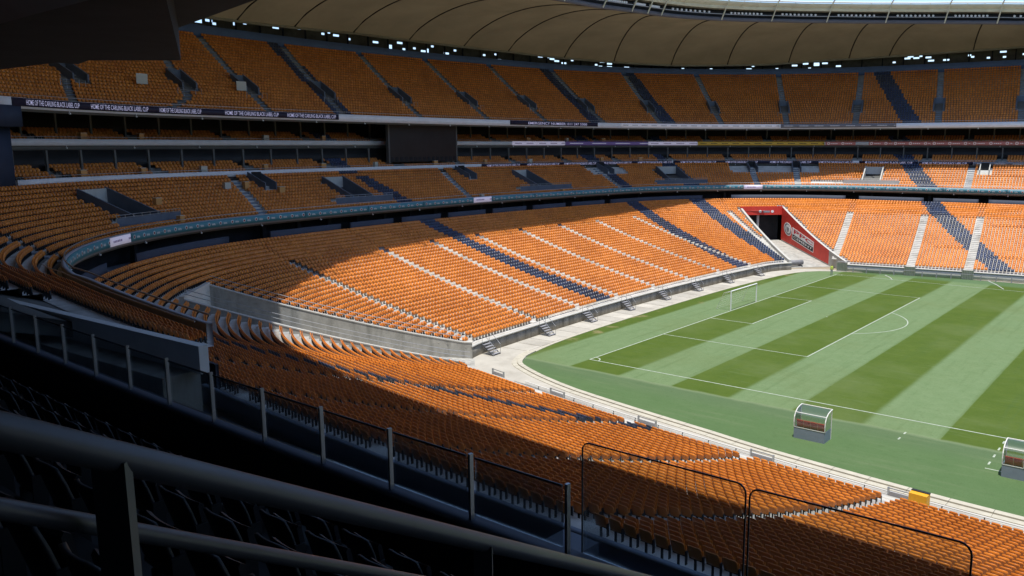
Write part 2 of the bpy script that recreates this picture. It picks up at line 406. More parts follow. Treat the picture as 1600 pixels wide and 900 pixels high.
# ------------------------------------------------------------------ mesh helpers
class MB:
    def __init__(self):
        self.v, self.f, self.uv = [], [], []
    def add(self, verts, faces, mtx=None, uv=None):
        o = len(self.v)
        if mtx is not None: verts = [tuple(mtx @ Vector(p)) for p in verts]
        self.v += [tuple(p) for p in verts]
        self.f += [tuple(i + o for i in f) for f in faces]
        return self
    def box(self, c, s, mtx=None):
        x, y, z = c; a, b, d = s[0] / 2, s[1] / 2, s[2] / 2
        V = [(x - a, y - b, z - d), (x + a, y - b, z - d), (x + a, y + b, z - d), (x - a, y + b, z - d), (x - a, y - b, z + d), (x + a, y - b, z + d), (x + a, y + b, z + d), (x - a, y + b, z + d)]
        return self.add(V, [(0, 3, 2, 1), (4, 5, 6, 7), (0, 1, 5, 4), (1, 2, 6, 5), (2, 3, 7, 6), (3, 0, 4, 7)], mtx)
    def prism(self, poly, axis_vec, mtx=None):
        """poly: list of 3D points (planar), extruded along axis_vec"""
        n = len(poly); P = [Vector(p) for p in poly]; Q = [p + Vector(axis_vec) for p in P]
        return self.add([tuple(p) for p in P + Q], [tuple(range(n))[::-1], tuple(range(n, 2 * n))] + [(i, (i + 1) % n, n + (i + 1) % n, n + i) for i in range(n)], mtx)
    def tube(self, pts, r, seg=8, mtx=None, closed=False, caps=True):
        P = [Vector(p) for p in pts]; n = len(P); V = []
        up0 = Vector((0, 0, 1))
        for i, p in enumerate(P):
            a = P[i - 1] if (i > 0 or closed) else P[i]; b = P[(i + 1) % n] if (i < n - 1 or closed) else P[i]
            t = (b - a).normalized()
            u = up0 if abs(t.z) < 0.9 else Vector((1, 0, 0))
            x = t.cross(u).normalized(); y = x.cross(t).normalized()
            for k in range(seg):
                an = 2 * PI * k / seg; V.append(tuple(p + x * (r * math.cos(an)) + y * (r * math.sin(an))))
        F = []
        for i in range(n if closed else n - 1):
            j = (i + 1) % n
            for k in range(seg):
                k2 = (k + 1) % seg; F.append((i * seg + k, i * seg + k2, j * seg + k2, j * seg + k))
        if caps and not closed: F += [tuple(range(seg))[::-1], tuple((n - 1) * seg + k for k in range(seg))]
        return self.add(V, F, mtx)
    def build(self, name, material, parent=None, smooth=False):
        me = bpy.data.meshes.new(name); me.from_pydata(self.v, [], self.f); me.update()
        return link(name, me, material, parent, smooth)
def link(name, me, material, parent=None, smooth=False):
    me.materials.append(M[material] if isinstance(material, str) else material)
    if smooth: me.polygons.foreach_set('use_smooth', np.ones(len(me.polygons), bool))
    o = bpy.data.objects.new(name, me); col.objects.link(o)
    if parent is not None: o.parent = parent
    return o
def empty(name, loc=(0, 0, 0), rz=0.0):
    o = bpy.data.objects.new(name, None); col.objects.link(o); o.location = loc; o.rotation_euler = (0, 0, rz); o.empty_display_size = 0.2
    return o
def tag(o, label=None, cat=None, group=None, kind=None):
    for k, v in (('label', label), ('category', cat), ('group', group), ('kind', kind)):
        if v: o[k] = v
    return o
def quads(name, V, F, material, parent=None, uv=None, smooth=False):
    V = np.asarray(V, np.float32); F = np.asarray(F, np.int32)
    me = bpy.data.meshes.new(name); me.vertices.add(len(V)); me.vertices.foreach_set('co', V.ravel())
    k = F.shape[1]; me.loops.add(F.size); me.loops.foreach_set('vertex_index', F.ravel())
    me.polygons.add(len(F)); me.polygons.foreach_set('loop_start', np.arange(0, F.size, k, dtype=np.int32)); me.polygons.foreach_set('loop_total', np.full(len(F), k, np.int32))
    me.update(calc_edges=True)
    if uv is not None:
        l = me.uv_layers.new(name='UVMap'); l.data.foreach_set('uv', np.asarray(uv, np.float32).reshape(-1, 2)[F.ravel()].ravel())
    return link(name, me, material, parent, smooth)
def loft(name, prof, ss, material, parent=None, closed=True, caps=True, mask=None, uv=False, smooth=False, zfun=None):
    """sweep a profile of (d, z) points along the ring"""
    n, k = len(ss), len(prof)
    V = np.stack([ring_p(ss, np.full(n, d), np.full(n, z)) for d, z in prof], 1)          # n,k,3
    if zfun is not None: V[..., 2] += zfun(ss)[:, None]
    idx = np.arange(n * k).reshape(n, k)
    F = []
    for j in range(k if closed else k - 1):
        j2 = (j + 1) % k
        q = np.stack([idx[:-1, j], idx[1:, j], idx[1:, j2], idx[:-1, j2]], -1)
        if mask is not None: q = q[mask]
        F.append(q)
    F = np.concatenate(F)
    UV = None
    if uv:
        L = np.r_[0, np.cumsum(np.linalg.norm(np.diff(V[:, 0, :2], axis=0), axis=1))]
        UV = np.zeros((n, k, 2)); UV[..., 0] = L[:, None]; zz = np.array([p[1] for p in prof]); UV[..., 1] = ((zz - zz.min()) / max(1e-6, np.ptp(zz)))[None]
        UV = UV.reshape(-1, 2)
    Vf = V.reshape(-1, 3)
    if caps and closed and mask is None and k == 4:
        F = np.vstack([F, idx[0][None, ::-1], idx[-1][None]])
    return quads(name, Vf, F, material, parent, UV, smooth)

# ------------------------------------------------------------------ tunnels (plan strips cut through the lower tier)
R2 = math.sqrt(0.5)
TUN = {  # axis, across vector, across range, start and end along the axis
    'near': dict(a=np.array([-R2, -R2]), n=np.array([R2, -R2]), q=(-14.9, -7.8), t=(72.3, 96.5)),
    'far': dict(a=np.array([-R2, R2]), n=np.array([R2, R2]), q=(-18.4, -10.25), t=(69.4, 92.0)),
}
def in_tunnel(xy, grow=0.0):
    xy = np.asarray(xy); r = np.zeros(xy.shape[:-1], bool)
    for T in TUN.values():
        q = xy @ T['n']; t = xy @ T['a']
        r |= (q > T['q'][0] - grow) & (q < T['q'][1] + grow) & (t < T['t'][1] + grow) & (t > 40) & (xy[..., 0] < 0)
    return r

# ------------------------------------------------------------------ the setting: ground, pitch, paving
def sheet(name, poly, z, material, kind='structure', parent=None):
    me = bpy.data.meshes.new(name); me.from_pydata([(x, y, z) for x, y in poly], [], [tuple(range(len(poly)))]); me.update()
    o = link(name, me, material, parent)
    if kind: o['kind'] = kind
    return o
sheet('ground', [(-3000, -3000), (3000, -3000), (3000, 3000), (-3000, 3000)], -0.03, 'outside_ground')
pv = ring_xy(s_span(0, STOT, 0.6)[:-1], 1.0)
sheet('paving', pv[::-1], 0.0, 'paving')
gl = [(0, -48.0), (-12.6, -47.8), (-19.2, -47.4), (-28.4, -46.4), (-33.4, -45.5), (-40, -44.4), (-47.2, -43.0), (-52, -41.5), (-55.2, -40.1), (-56.7, -39.2), (-57.5, -38.1), (-57.9, -37.2), (-58.3, -36.3), (-59.4, -30), (-60.0, -20), (-60.3, -8), (-60.3, 5), (-60.0, 16), (-59.2, 27), (-58.2, 32), (-56.9, 34.6), (-54.8, 36.4), (-51.4, 37.9), (-45.0, 39.6), (-35.4, 41.0), (-27, 41.6), (-12, 42.0), (0, 42.2)]
def smooth_line(p, n=4):
    P = [Vector(q) for q in p]; out = []
    for i in range(len(P) - 1):
        a = P[max(0, i - 1)]; b = P[i]; c = P[i + 1]; d = P[min(len(P) - 1, i + 2)]
        for k in range(n):
            t = k / n
            out.append(0.5 * ((2 * b) + (c - a) * t + (2 * a - 5 * b + 4 * c - d) * t * t + (3 * b - a - 3 * c + d) * t ** 3))
    out.append(P[-1]); return [tuple(q) for q in out]
grass_edge = smooth_line(gl)
grass_loop = grass_edge + [(-x, y) for x, y in grass_edge[::-1]][1:-1]
sheet('pitch', grass_loop[::-1], 0.012, 'pitch_grass')
# kerb stones round the grass, each a piece
kerb = tag(empty('kerb'), kind='structure')
ke = np.array(grass_edge); kl = np.r_[0, np.cumsum(np.linalg.norm(np.diff(ke, axis=0), axis=1))]
def kerb_at(u):
    p = np.array([np.interp(u, kl, ke[:, 0]), np.interp(u, kl, ke[:, 1])]); q = np.array([np.interp(u + 0.2, kl, ke[:, 0]), np.interp(u + 0.2, kl, ke[:, 1])]); r = np.array([np.interp(u - 0.2, kl, ke[:, 0]), np.interp(u - 0.2, kl, ke[:, 1])])
    t = (q - r) / np.linalg.norm(q - r); return p, np.array([t[1], -t[0]]) * -1.0
def outn(p, n):
    return n if np.dot(n, p) > 0 else -n
u = 2.0
while u < kl[-1] - 4:
    wide = 1.0 if u < 62 else 0.35
    L = 2.4 if not (50 < u < 66) else 0.8
    mb = MB(); P = []
    for uu in (u, u + L - 0.03):
        p, n = kerb_at(uu); n = outn(p, n); P.append((p, n))
    z0, z1 = -0.02, 0.10
    if wide > 0.5:   # double step kerb on the dugout side
        for (o0, o1, zt) in ((0.0, 0.46, 0.13), (0.50, 1.0, 0.05)):
            a, b = P[0][0] + P[0][1] * o0, P[1][0] + P[1][1] * o0; c, d = P[1][0] + P[1][1] * o1, P[0][0] + P[0][1] * o1
            mb.prism([(a[0], a[1], z0), (b[0], b[1], z0), (c[0], c[1], z0), (d[0], d[1], z0)], (0, 0, zt - z0))
    else:
        a, b = P[0][0], P[1][0]; c, d = P[1][0] + P[1][1] * wide, P[0][0] + P[0][1] * wide
        mb.prism([(a[0], a[1], z0), (b[0], b[1], z0), (c[0], c[1], z0), (d[0], d[1], z0)], (0, 0, 0.06 - z0))
    mb.build('kerb_stone', 'kerb', kerb)
    u += L
# concrete slabs of the track behind the goal line, one by one
slabs = tag(empty('track_slabs'), kind='structure')
pm = M['paving'].copy(); pm.name = 'paving_slab'; nt_ = pm.node_tree; oi_ = nt_.nodes.new('ShaderNodeObjectInfo'); hs_ = nt_.nodes.new('ShaderNodeHueSaturation'); mr_ = nt_.nodes.new('ShaderNodeMapRange')
mr_.inputs[3].default_value = 0.84; mr_.inputs[4].default_value = 1.12; nt_.links.new(oi_.outputs['Random'], mr_.inputs[0]); nt_.links.new(mr_.outputs[0], hs_.inputs['Value'])
bs_ = nt_.nodes['Principled BSDF']; src_ = bs_.inputs['Base Color'].links[0].from_socket; nt_.links.new(src_, hs_.inputs['Color']); nt_.links.new(hs_.outputs[0], bs_.inputs['Base Color'])
for sa in np.arange(70.5, 133.0, 2.45):
    P4 = [ring_xy(q, d) for q, d in ((sa + 0.03, -0.12), (sa + 2.39, -0.12), (sa + 2.39, -3.15), (sa + 0.03, -3.15))]
    MB().prism([(p[0], p[1], -0.02) for p in P4], (0, 0, 0.045 + 0.008 * rng.random())).build('slab', pm, slabs)
# painted lines
lines = tag(empty('pitch_markings'), kind='structure')
def paint(x0, y0, x1, y1, w=0.12, z=0.018):
    v = Vector((x1 - x0, y1 - y0)); n = Vector((-v.y, v.x)).normalized() * w / 2
    sheet('painted_line', [(x0 + n.x, y0 + n.y), (x0 - n.x, y0 - n.y), (x1 - n.x, y1 - n.y), (x1 + n.x, y1 + n.y)], z, 'line_paint', None, lines)
def arc(cx, cy, r, a0, a1, n=40, w=0.12, z=0.022):
    o = [(cx + (r + w / 2) * math.cos(a0 + (a1 - a0) * i / n), cy + (r + w / 2) * math.sin(a0 + (a1 - a0) * i / n), z) for i in range(n + 1)]
    i_ = [(cx + (r - w / 2) * math.cos(a0 + (a1 - a0) * i / n), cy + (r - w / 2) * math.sin(a0 + (a1 - a0) * i / n), z) for i in range(n + 1)]
    F = [(k, k + 1, n + 2 + k, n + 1 + k) for k in range(n)]
    quads('painted_line', o + i_, F, 'line_paint', lines)
for sx in (-1, 1):
    paint(52.5 * sx, -34, 52.5 * sx, 34, 0.14)
    for dx, hy in ((16.5, 20.16), (5.5, 9.16)):
        xx = (52.5 - dx) * sx
        paint(xx, -hy, xx, hy, 0.14)
        for sy in (-1, 1): paint((52.5 - 0.07) * sx, hy * sy, xx, hy * sy, 0.12, 0.0215)
    th = math.acos(5.5 / 9.15); base = 0 if sx < 0 else PI
    arc(41.5 * sx, 0, 9.15, base - th, base + th)
    arc(41.5 * sx, 0, 0.06, 0, 2 * PI, 16)
    for sy in (-1, 1):
        a = (0 if sx < 0 else PI / 2) if sy < 0 else (-PI / 2 if sx < 0 else PI)
        arc(52.5 * sx, 34 * sy, 1.0, a, a + PI / 2, 14)
for sy in (-1, 1): paint(-52.5, 34 * sy, 52.5, 34 * sy, 0.14, 0.0222)
paint(0, -34, 0, 34); arc(0, 0, 9.15, 0, 2 * PI, 80)
for k in range(4): paint(-15.8, -40.2 + k * 1.62, -15.8, -39.6 + k * 1.62, 0.12)
paint(-15.85, -41.0, -14.6, -41.0, 0.12)
for k in range(2): paint(-21.9, -38.9 + k * 1.4, -21.9, -38.4 + k * 1.4, 0.12)

# ------------------------------------------------------------------ tiers
N1, D1, T1 = 36, 0.35, 0.795
def zl(i): return 1.2 + 0.172 * i + 0.00174 * i * i
N2, D2, T2 = 13, 29.75, 0.84
def z2(i): return 12.0 + 0.30 * i + 0.004 * i * i
NU, DU, TU = 26, 39.85, 0.785
def zu(i): return 24.35 + 0.43 * i + 0.0016 * i * i
NB, TB = 4, 0.92                                       # suite balconies, four rows each
D3, Z3 = 41.0, 16.95
D4, Z4 = 45.0, 20.85
BAL_D, BAL_Z, NBAL, TBAL, RBAL = 41.9, 15.75, 8, 0.90, 0.50   # the balcony the picture is taken from
T3_S0, T4_S0 = 62.6, 62.9                              # where the far suite balconies begin
near_cut = lambda s, d: 37.5 - (d - 29.4) * 1.6        # slanted end of the second tier on this side

def terrace(name, n, d0, t, zf, ss, material, parent, cut=None, drop=0.9):
    m = len(ss)
    dd = [d0 + t * i for i in range(n + 1)]
    V = []
    for i in range(n):
        V.append(ring_p(ss, np.full(m, dd[i]), np.full(m, zf(i)))); V.append(ring_p(ss, np.full(m, dd[i + 1]), np.full(m, zf(i))))
    V = np.stack(V, 1); k = V.shape[1]
    idx = np.arange(m * k).reshape(m, k); F = []
    cen_s = (ss[:-1] + ss[1:]) / 2
    for j in range(k - 1):
        q = np.stack([idx[:-1, j], idx[1:, j], idx[1:, j + 1], idx[:-1, j + 1]], -1)
        dm = dd[j // 2] + (t / 2 if j % 2 == 0 else t)
        if cut is not None:
            keep = ~cut(cen_s, np.full(len(cen_s), dm)); q = q[keep]
        F.append(q)
    return quads(name, V.reshape(-1, 3), np.concatenate(F), material, parent)

SV0, SV1 = -14.0, 190.0                                # the stretch of the ring the photograph sees
low = tag(empty('lower_stand'), 'lowest concrete seating tier ringing the pitch, filled with orange seats', 'stand')
second = tag(empty('second_stand'), 'second seating tier behind the teal advertising strip', 'stand')
suites = tag(empty('suite_balconies'), 'two narrow stacked balconies between the second and the top tier', 'stand')
upper = tag(empty('upper_stand'), 'steep top seating tier directly under the brown fabric roof', 'stand')

s_full = s_span(0, STOT, 0.9)
s_fine = s_span(0, STOT, 0.15)
cut_low = lambda s, d: in_tunnel(ring_xy(s, d), 0.14)
terrace('terrace', N1, D1, T1, zl, s_fine, 'concrete', low, cut_low)
def band_mask(ss, d):
    c = (ss[:-1] + ss[1:]) / 2; return ~in_tunnel(ring_xy(c, np.full(len(c), d)))
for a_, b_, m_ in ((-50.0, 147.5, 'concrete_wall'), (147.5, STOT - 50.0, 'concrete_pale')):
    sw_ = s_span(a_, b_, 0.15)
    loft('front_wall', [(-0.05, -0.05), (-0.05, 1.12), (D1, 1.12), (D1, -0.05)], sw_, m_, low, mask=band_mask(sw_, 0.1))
loft('wall_cap', [(-0.14, 1.122), (-0.14, 1.24), (D1 + 0.02, 1.24), (D1 + 0.02, 1.122)], s_fine, 'concrete_pale', low, mask=band_mask(s_fine, 0.1))

# aisles of the lower tier (ring position of each)
AL = [0.3, 9.1, 18.0, 26.8, 36.1, 45.5, 66.6, 77.6, 86.3, 95.0, 104.0, 112.8, 121.8, 131.3, 140.6, 147.6, 159.6, 168.0, 177.0, 186.0]
def aisle_steps(parent, s_of, n, d0, t, zf, w, material, skip=None, i0=0):
    mb = MB()
    for i in range(i0, n - 1):
        d = d0 + t * (i + 0.62); s = s_of(i)
        if skip is not None and skip(s, d): continue
        h = (zf(i + 1) - zf(i)) / 2
        mb.box((0, 0, h / 2 + 0.002), (w, t * 0.60, h), frame(s, d + t * 0.07, zf(i)))
    if mb.v: mb.build('aisle_steps', material, parent)['kind'] = 'stuff'
for s in AL:
    if abs(s - 140.6) < 0.1: continue
    aisle_steps(low, lambda i: s, N1, D1, T1, zl, 0.78 if s < 140 else 1.10, 'concrete', lambda ss, d: bool(in_tunnel(ring_xy(ss, d), 0.6)))
aisle_steps(low, lambda i: 61.4, N1, D1, T1, zl, 1.10, 'concrete_pale', lambda ss, d: bool(in_tunnel(ring_xy(ss, d), 1.2)), 28)

# wall behind the lower tier, under the second tier: blue panels with black openings at the heads of the aisles
edges = sorted([a for a in AL] + [61.4])
opens = [(a - 0.75, a + 0.75) for a in edges]
DBK = D1 + T1 * N1                                    # back edge of the lower tier
loft('back_wall', [(32.4, 8.0), (32.4, 12.0), (32.6, 12.0), (32.6, 8.0)], s_span(36.5, SV1 + 30, 1.0), 'dark_wall', low)
loft('back_floor', [(DBK, 8.6), (DBK, zl(N1 - 1) - 0.004), (41.6, zl(N1 - 1) - 0.004), (41.6, 8.6)], s_full, 'vomitory_blue', low)
prev = 37.2
for a, b in opens:
    if b < 37.5: continue
    if a > prev + 0.3:
        loft('back_panel', [(DBK + 0.25, zl(N1 - 1)), (DBK + 0.25, 10.75), (DBK + 0.4, 10.75), (DBK + 0.4, zl(N1 - 1))], s_span(prev, a, 1.0), 'navy_band', low)
    prev = b
# columns that carry the second tier
for k, s in enumerate(np.arange(40, SV1, 4.6)):
    MB().box((0, 0, 1.45), (0.5, 0.5, 2.9), frame(s, 31.4, 9.1)).build('column', 'dark_wall', low)

# ------------------------------------------------------------------ second tier
s_sec = s_span(30.0, SV1 + 30, 0.5)
VOM2 = [(63.9, 0.42, 1.1), (83.4, 1.5, 4.6), (119.6, 1.5, 6.0), (139.1, 0.5, 1.35), (149.9, 1.4, 4.6), (165.2, 1.2, 1.6)]   # ring position, half width of the opening, half width of its platform
def cut2_xy(s, d):
    s = np.asarray(s); d = np.asarray(d)
    c = (s < near_cut(s, d)) | ((s < 44) & (d > 33.6))
    for sv, h, w in VOM2[:-1]:
        c |= (np.abs(s - sv) < h * 1.25) & (d > D2 + T2 * 3.0) & (d < D2 + T2 * 10.2)
    return c
terrace('terrace', N2, D2, T2, z2, s_sec, 'concrete', second, cut2_xy)
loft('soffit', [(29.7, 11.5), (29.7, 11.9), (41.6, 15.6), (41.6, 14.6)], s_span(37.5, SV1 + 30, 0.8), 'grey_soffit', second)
loft('fascia_beam', [(29.46, 11.7), (29.46, 12.75), (29.74, 12.75), (29.74, 11.7)], s_span(37.0, SV1 + 30, 0.5), 'fascia_grey', second)
loft('parapet_rail', [(29.5, 13.1), (29.5, 13.17), (29.57, 13.17), (29.57, 13.1)], s_span(37.0, SV1 + 30, 0.8), 'steel', second)
def boards(parent, d, z0, z1, segs, step):
    for s0, s1, m in segs:
        n = max(1, int(round((s1 - s0) / step))); e = np.linspace(s0, s1, n + 1)
        for a, b in zip(e[:-1], e[1:]):
            g = (b - a) * 0.004
            loft('advertising_board', [(d, z0), (d, z1), (d + 0.09, z1), (d + 0.09, z0)], s_span(a + g, b - g, 0.4), m, parent, uv=True)
boards(second, 29.36, 11.9, 12.66, [(37.5, 61.05, 'board_teal'), (61.05, 62.04, 'board_lilac'), (62.04, 101.0, 'board_teal'), (101.0, 104.7, 'board_lilac'), (104.7, 142.0, 'board_teal'), (142.0, 142.9, 'board_lilac'), (142.9, 200, 'board_teal')], 9.0)
def lamps(parent, d, z, s0, s1, gap):
    L = 0; s = s0; ss = np.arange(s0, s1, 0.1); P = ring_xy(ss, np.full(len(ss), d)); cl = np.r_[0, np.cumsum(np.linalg.norm(np.diff(P, axis=0), axis=1))]
    for u in np.arange(gap / 2, cl[-1], gap):
        f = frame(float(np.interp(u, cl, ss)), d, z)
        mb = MB(); mb.box((0, 0, -0.05), (0.06, 0.06, 0.12), f); mb.tube([(0, -0.06, -0.20), (0, 0.10, -0.24)], 0.09, 8, f); mb.build('hanging_lamp', 'white_paint', parent)
lamps(second, 29.6, 11.72, 38, 186, 9.0)
for sa, sb in ((67.3, 70.5), (101.6, 105.5), (135.4, 136.0), (142.75, 142.9), (144.65, 144.7), (58.5, 60.0), (165.3, 165.4), (176, 176), (186, 186)):
    aisle_steps(second, lambda i: sa + (sb - sa) * i / N2, N2, D2, T2, z2, 1.15, 'aisle_grey')

def vomitory(parent, s, hw, pw, d0, t, zf, r0, r1, material, hgt=2.3, rail=True):
    """stair mouth cut into a tier: two sloping side walls, a lintel over the dark mouth, a railed platform in front"""
    v = empty('vomitory'); v.parent = parent
    f = frame(s, d0 + t * r0, zf(r0) - 0.02)
    k = float(np.interp(s % STOT, BS, BK)); sc_ = float(np.linalg.norm(ring_xy(s + 0.05, d0 + t * r0) - ring_xy(s - 0.05, d0 + t * r0)) / 0.1)
    W, Wp = hw * sc_, pw * sc_
    L = t * (r1 - r0) * k; H = zf(r1) - zf(r0)
    for sg in (-1, 1):
        MB().prism([(sg * W, 0, -0.3), (sg * W, 0, 0.95), (sg * W, -L, H + 1.0), (sg * W, -L, -0.3)], (sg * 0.22, 0, 0), f).build('side_wall', material, v)
    MB().box((0, -L + 0.11, H + 0.1), (2 * W, 0.22, 1.5), f).build('lintel', 'concrete_pale' if rail else material, v)
    MB().box((0, -L + 0.3, (H - 0.7) / 2 - 0.2), (2 * W * 0.62, 0.1, max(0.6, H - 0.6)), f).build('dark_mouth', 'dark_wall', v)
    MB().box((0, -L * 0.5, -0.12), (2 * W - 0.02, L - 0.02, 0.2), f).build('landing', 'aisle_grey', v)
    if rail and Wp > W:
        mb = MB(); mb.box((0, 0.35, 0.42), (2 * Wp, 0.06, 0.75), f); mb.build('platform_panel', material, v)
        mb = MB()
        for z in (0.85, 1.1): mb.tube([(-Wp, 0.35, z), (Wp, 0.35, z)], 0.03, 6, f)
        for x in np.linspace(-Wp, Wp, 9): mb.tube([(x, 0.35, 0), (x, 0.35, 1.1)], 0.03, 6, f)
        mb.build('platform_rail', 'steel', v)
    return v
for sv, h, w in VOM2[:-1]:
    vomitory(second, sv, h, w, D2, T2, z2, 3, 10, 'concrete_pale' if sv > 145 else 'vomitory_blue')
# small stair head boxes at the back of the second tier
for s in (73.0, 108.5, 136.2, 142.9, 144.7, 167.4):
    f = frame(s, D2 + T2 * 9.2, z2(9))
    v = empty('stair_head'); v.parent = second
    for sg in (-1, 1): MB().prism([(sg * 0.75, 0.6, 0), (sg * 0.75, 0.6, 0.9), (sg * 0.75, -2.8, 2.2), (sg * 0.75, -2.8, 0)], (sg * 0.16, 0, 0), f).build('side_wall', 'concrete_pale' if s > 165 else 'vomitory_blue', v)
    MB().box((0, -2.2, 1.1), (1.4, 0.1, 2.2), f).build('dark_mouth', 'dark_wall', v)

# concrete parapet at the end of the second tier on this side
par = tag(empty('parapet_block'), 'pale lilac concrete parapet wall behind the glass balustrade, in shade', 'wall')
pa0, pa1 = ring_xy(29.7, 33.4), ring_xy(48.0, 36.6)
pv_ = (pa1 - pa0) / np.linalg.norm(pa1 - pa0); pn_ = np.array([-pv_[1], pv_[0]]) * 0.35
MB().prism([(*pa0, 12.75), (*pa1, 12.75), (*(pa1 + pn_), 12.75), (*(pa0 + pn_), 12.75)], (0, 0, 1.0)).build('parapet_wall', 'white_paint', par)
MB().prism([(*(pa0 - pv_ * -0.6), 11.2), (*pa1, 11.2), (*(pa1 + pn_ * 4), 11.2), (*(pa0 - pv_ * -0.6 + pn_ * 4), 11.2)], (0, 0, 1.54)).build('parapet_base', 'concrete_ramp', par)
loft('handrail', [(30.9, 13.25), (30.9, 13.3), (30.95, 13.3), (30.95, 13.25)], s_span(35.5, 56, 0.8), 'steel', par)

# ------------------------------------------------------------------ suite balconies
def balcony(d, z, s0, name_mat, top):
    ss = s_span(s0, SV1 + 30, 0.8)
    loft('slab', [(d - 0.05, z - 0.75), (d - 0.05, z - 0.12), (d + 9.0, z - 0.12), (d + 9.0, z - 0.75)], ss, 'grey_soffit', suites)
    loft('fascia_beam', [(d - 0.30, z - 0.28), (d - 0.30, z + 0.42), (d - 0.06, z + 0.42), (d - 0.06, z - 0.28)], ss, 'fascia_white', suites)
    terrace('terrace', NB, d, TB, lambda i: z + 0.32 * i, ss, 'concrete_wall', suites)
    loft('back_wall', [(d + NB * TB + 0.2, z - 0.1), (d + NB * TB + 0.2, top), (d + NB * TB + 0.5, top), (d + NB * TB + 0.5, z - 0.1)], ss, 'suite_wall', suites)
    loft('balcony_rail', [(d - 0.16, z + 0.62), (d - 0.16, z + 0.68), (d - 0.10, z + 0.68), (d - 0.10, z + 0.62)], ss, 'steel', suites)
    cs = np.arange(s0 + 0.5, SV1, 0.02); P = ring_xy(cs, np.full(len(cs), d + 2.4)); cl = np.r_[0, np.cumsum(np.linalg.norm(np.diff(P, axis=0), axis=1))]
    us = np.arange(0.5, cl[-1], 4.55); out = []
    for u in us:
        s = float(np.interp(u, cl, cs)); out.append(s)
        MB().box((0, 0, (top - z - 0.64) / 2), (0.24, 0.24, top - z - 0.64 - 0.01), frame(s, d + 2.4, z + 0.64)).build('column', 'grey_soffit', suites)
    return out
cols3 = balcony(D3, Z3, T3_S0, 'fascia_white', Z4 - 0.75)
cols4 = balcony(D4, Z4, T4_S0, 'fascia_white', 24.1)
lamps(suites, D3 - 0.1, Z3 - 0.3, 63, 186, 9.0); lamps(suites, D4 - 0.1, Z4 - 0.3, 64, 186, 9.0)
boards(suites, D3 - 0.40, 16.69, 17.35, [(113.8, 165.5, 'board_black'), (165.5, 190, 'board_grey_marks')], 9.0)
boards(suites, D4 - 0.40, 20.55, 21.3, [(124.2, 135.3, 'board_lilac'), (135.3, 139.0, 'board_purple'), (139.0, 141.0, 'board_lilac'), (141.0, 145.8, 'board_yellow'), (145.8, 190, 'board_pink')], 6.0)
# navy end wall of the balconies
loft('end_wall', [(D3 - 0.3, 15.0), (D3 - 0.3, 22.3), (51, 22.3), (51, 15.0)], np.array([61.75, 62.1, 62.55]), 'navy_wall', suites)
loft('end_wall', [(DU - 0.4, 22.3), (DU - 0.4, 24.2), (51, 24.2), (51, 22.3)], np.array([61.75, 62.1, 62.55]), 'navy_wall', suites)
# fill cupboards (dark stair gaps) between some balcony bays are left as bare terrace

# lettering on a ring board
def ring_text(parent, text, s0, s1, d, z0, h, material='led_text', name='lettering'):
    cu = bpy.data.curves.new(name, 'FONT'); cu.body = text; cu.size = 1.0; cu.resolution_u = 2; cu.offset = 0.004
    t = bpy.data.objects.new(name, cu); col.objects.link(t)
    dg = bpy.context.evaluated_depsgraph_get(); me = bpy.data.meshes.new_from_object(t.evaluated_get(dg))
    bpy.data.objects.remove(t, do_unlink=True)
    n = len(me.vertices); co = np.zeros(n * 3, np.float32); me.vertices.foreach_get('co', co); co = co.reshape(-1, 3)
    x0, x1, y0, y1 = co[:, 0].min(), co[:, 0].max(), co[:, 1].min(), co[:, 1].max()
    ss = np.linspace(s0, s1, 80); P = ring_xy(ss, np.full(80, d)); cl = np.r_[0, np.cumsum(np.linalg.norm(np.diff(P, axis=0), axis=1))]
    u = (co[:, 0] - x0) / (x1 - x0) * cl[-1]; s = np.interp(u, cl, ss)
    co = ring_p(s, np.full(n, d), z0 + (co[:, 1] - y0) / (y1 - y0) * h)
    me.vertices.foreach_set('co', co.astype(np.float32).ravel()); me.update()
    return link(name, me, material, parent)
CUP = 'HOME OF THE CARLING BLACK LABEL CUP'
for a, b in ((114.9, 122.1), (123.8, 131.2), (132.4, 136.1), (136.4, 137.8), (138.1, 139.6), (140.0, 141.5), (141.9, 143.2), (143.7, 145.3), (145.6, 146.9), (147.3, 155.9), (157.5, 164.5)):
    ring_text(suites, CUP, a, b, D3 - 0.41, 16.80, 0.44)

# video screen standing in front of the balconies
scr = tag(empty('video_screen'), 'large black video screen switched off, hung between the suite balconies', 'screen')
f = frame(103.2, D3 + 1.0, 17.75)
hwid = float(np.linalg.norm(ring_xy(109.7, D3 + 1.0) - ring_xy(96.9, D3 + 1.0))) / 2
MB().box((0, 0, 3.15), (2 * hwid, 0.5, 5.9), f).build('display', 'screen_black', scr)
mb = MB()
for sx in (-1, 1): MB().box((sx * (hwid + 0.16), 0, 3.1), (0.26, 0.6, 6.2), f).build('frame', 'grey_soffit', scr)
mb = MB()
for i, x in enumerate(np.linspace(-hwid + 0.4, hwid - 0.4, 15)): mb.box((x, 0.27, 0.62), (0.55, 0.04, 0.75), f)
mb.build('vent_panel', 'dark_wall', scr)['kind'] = 'stuff'

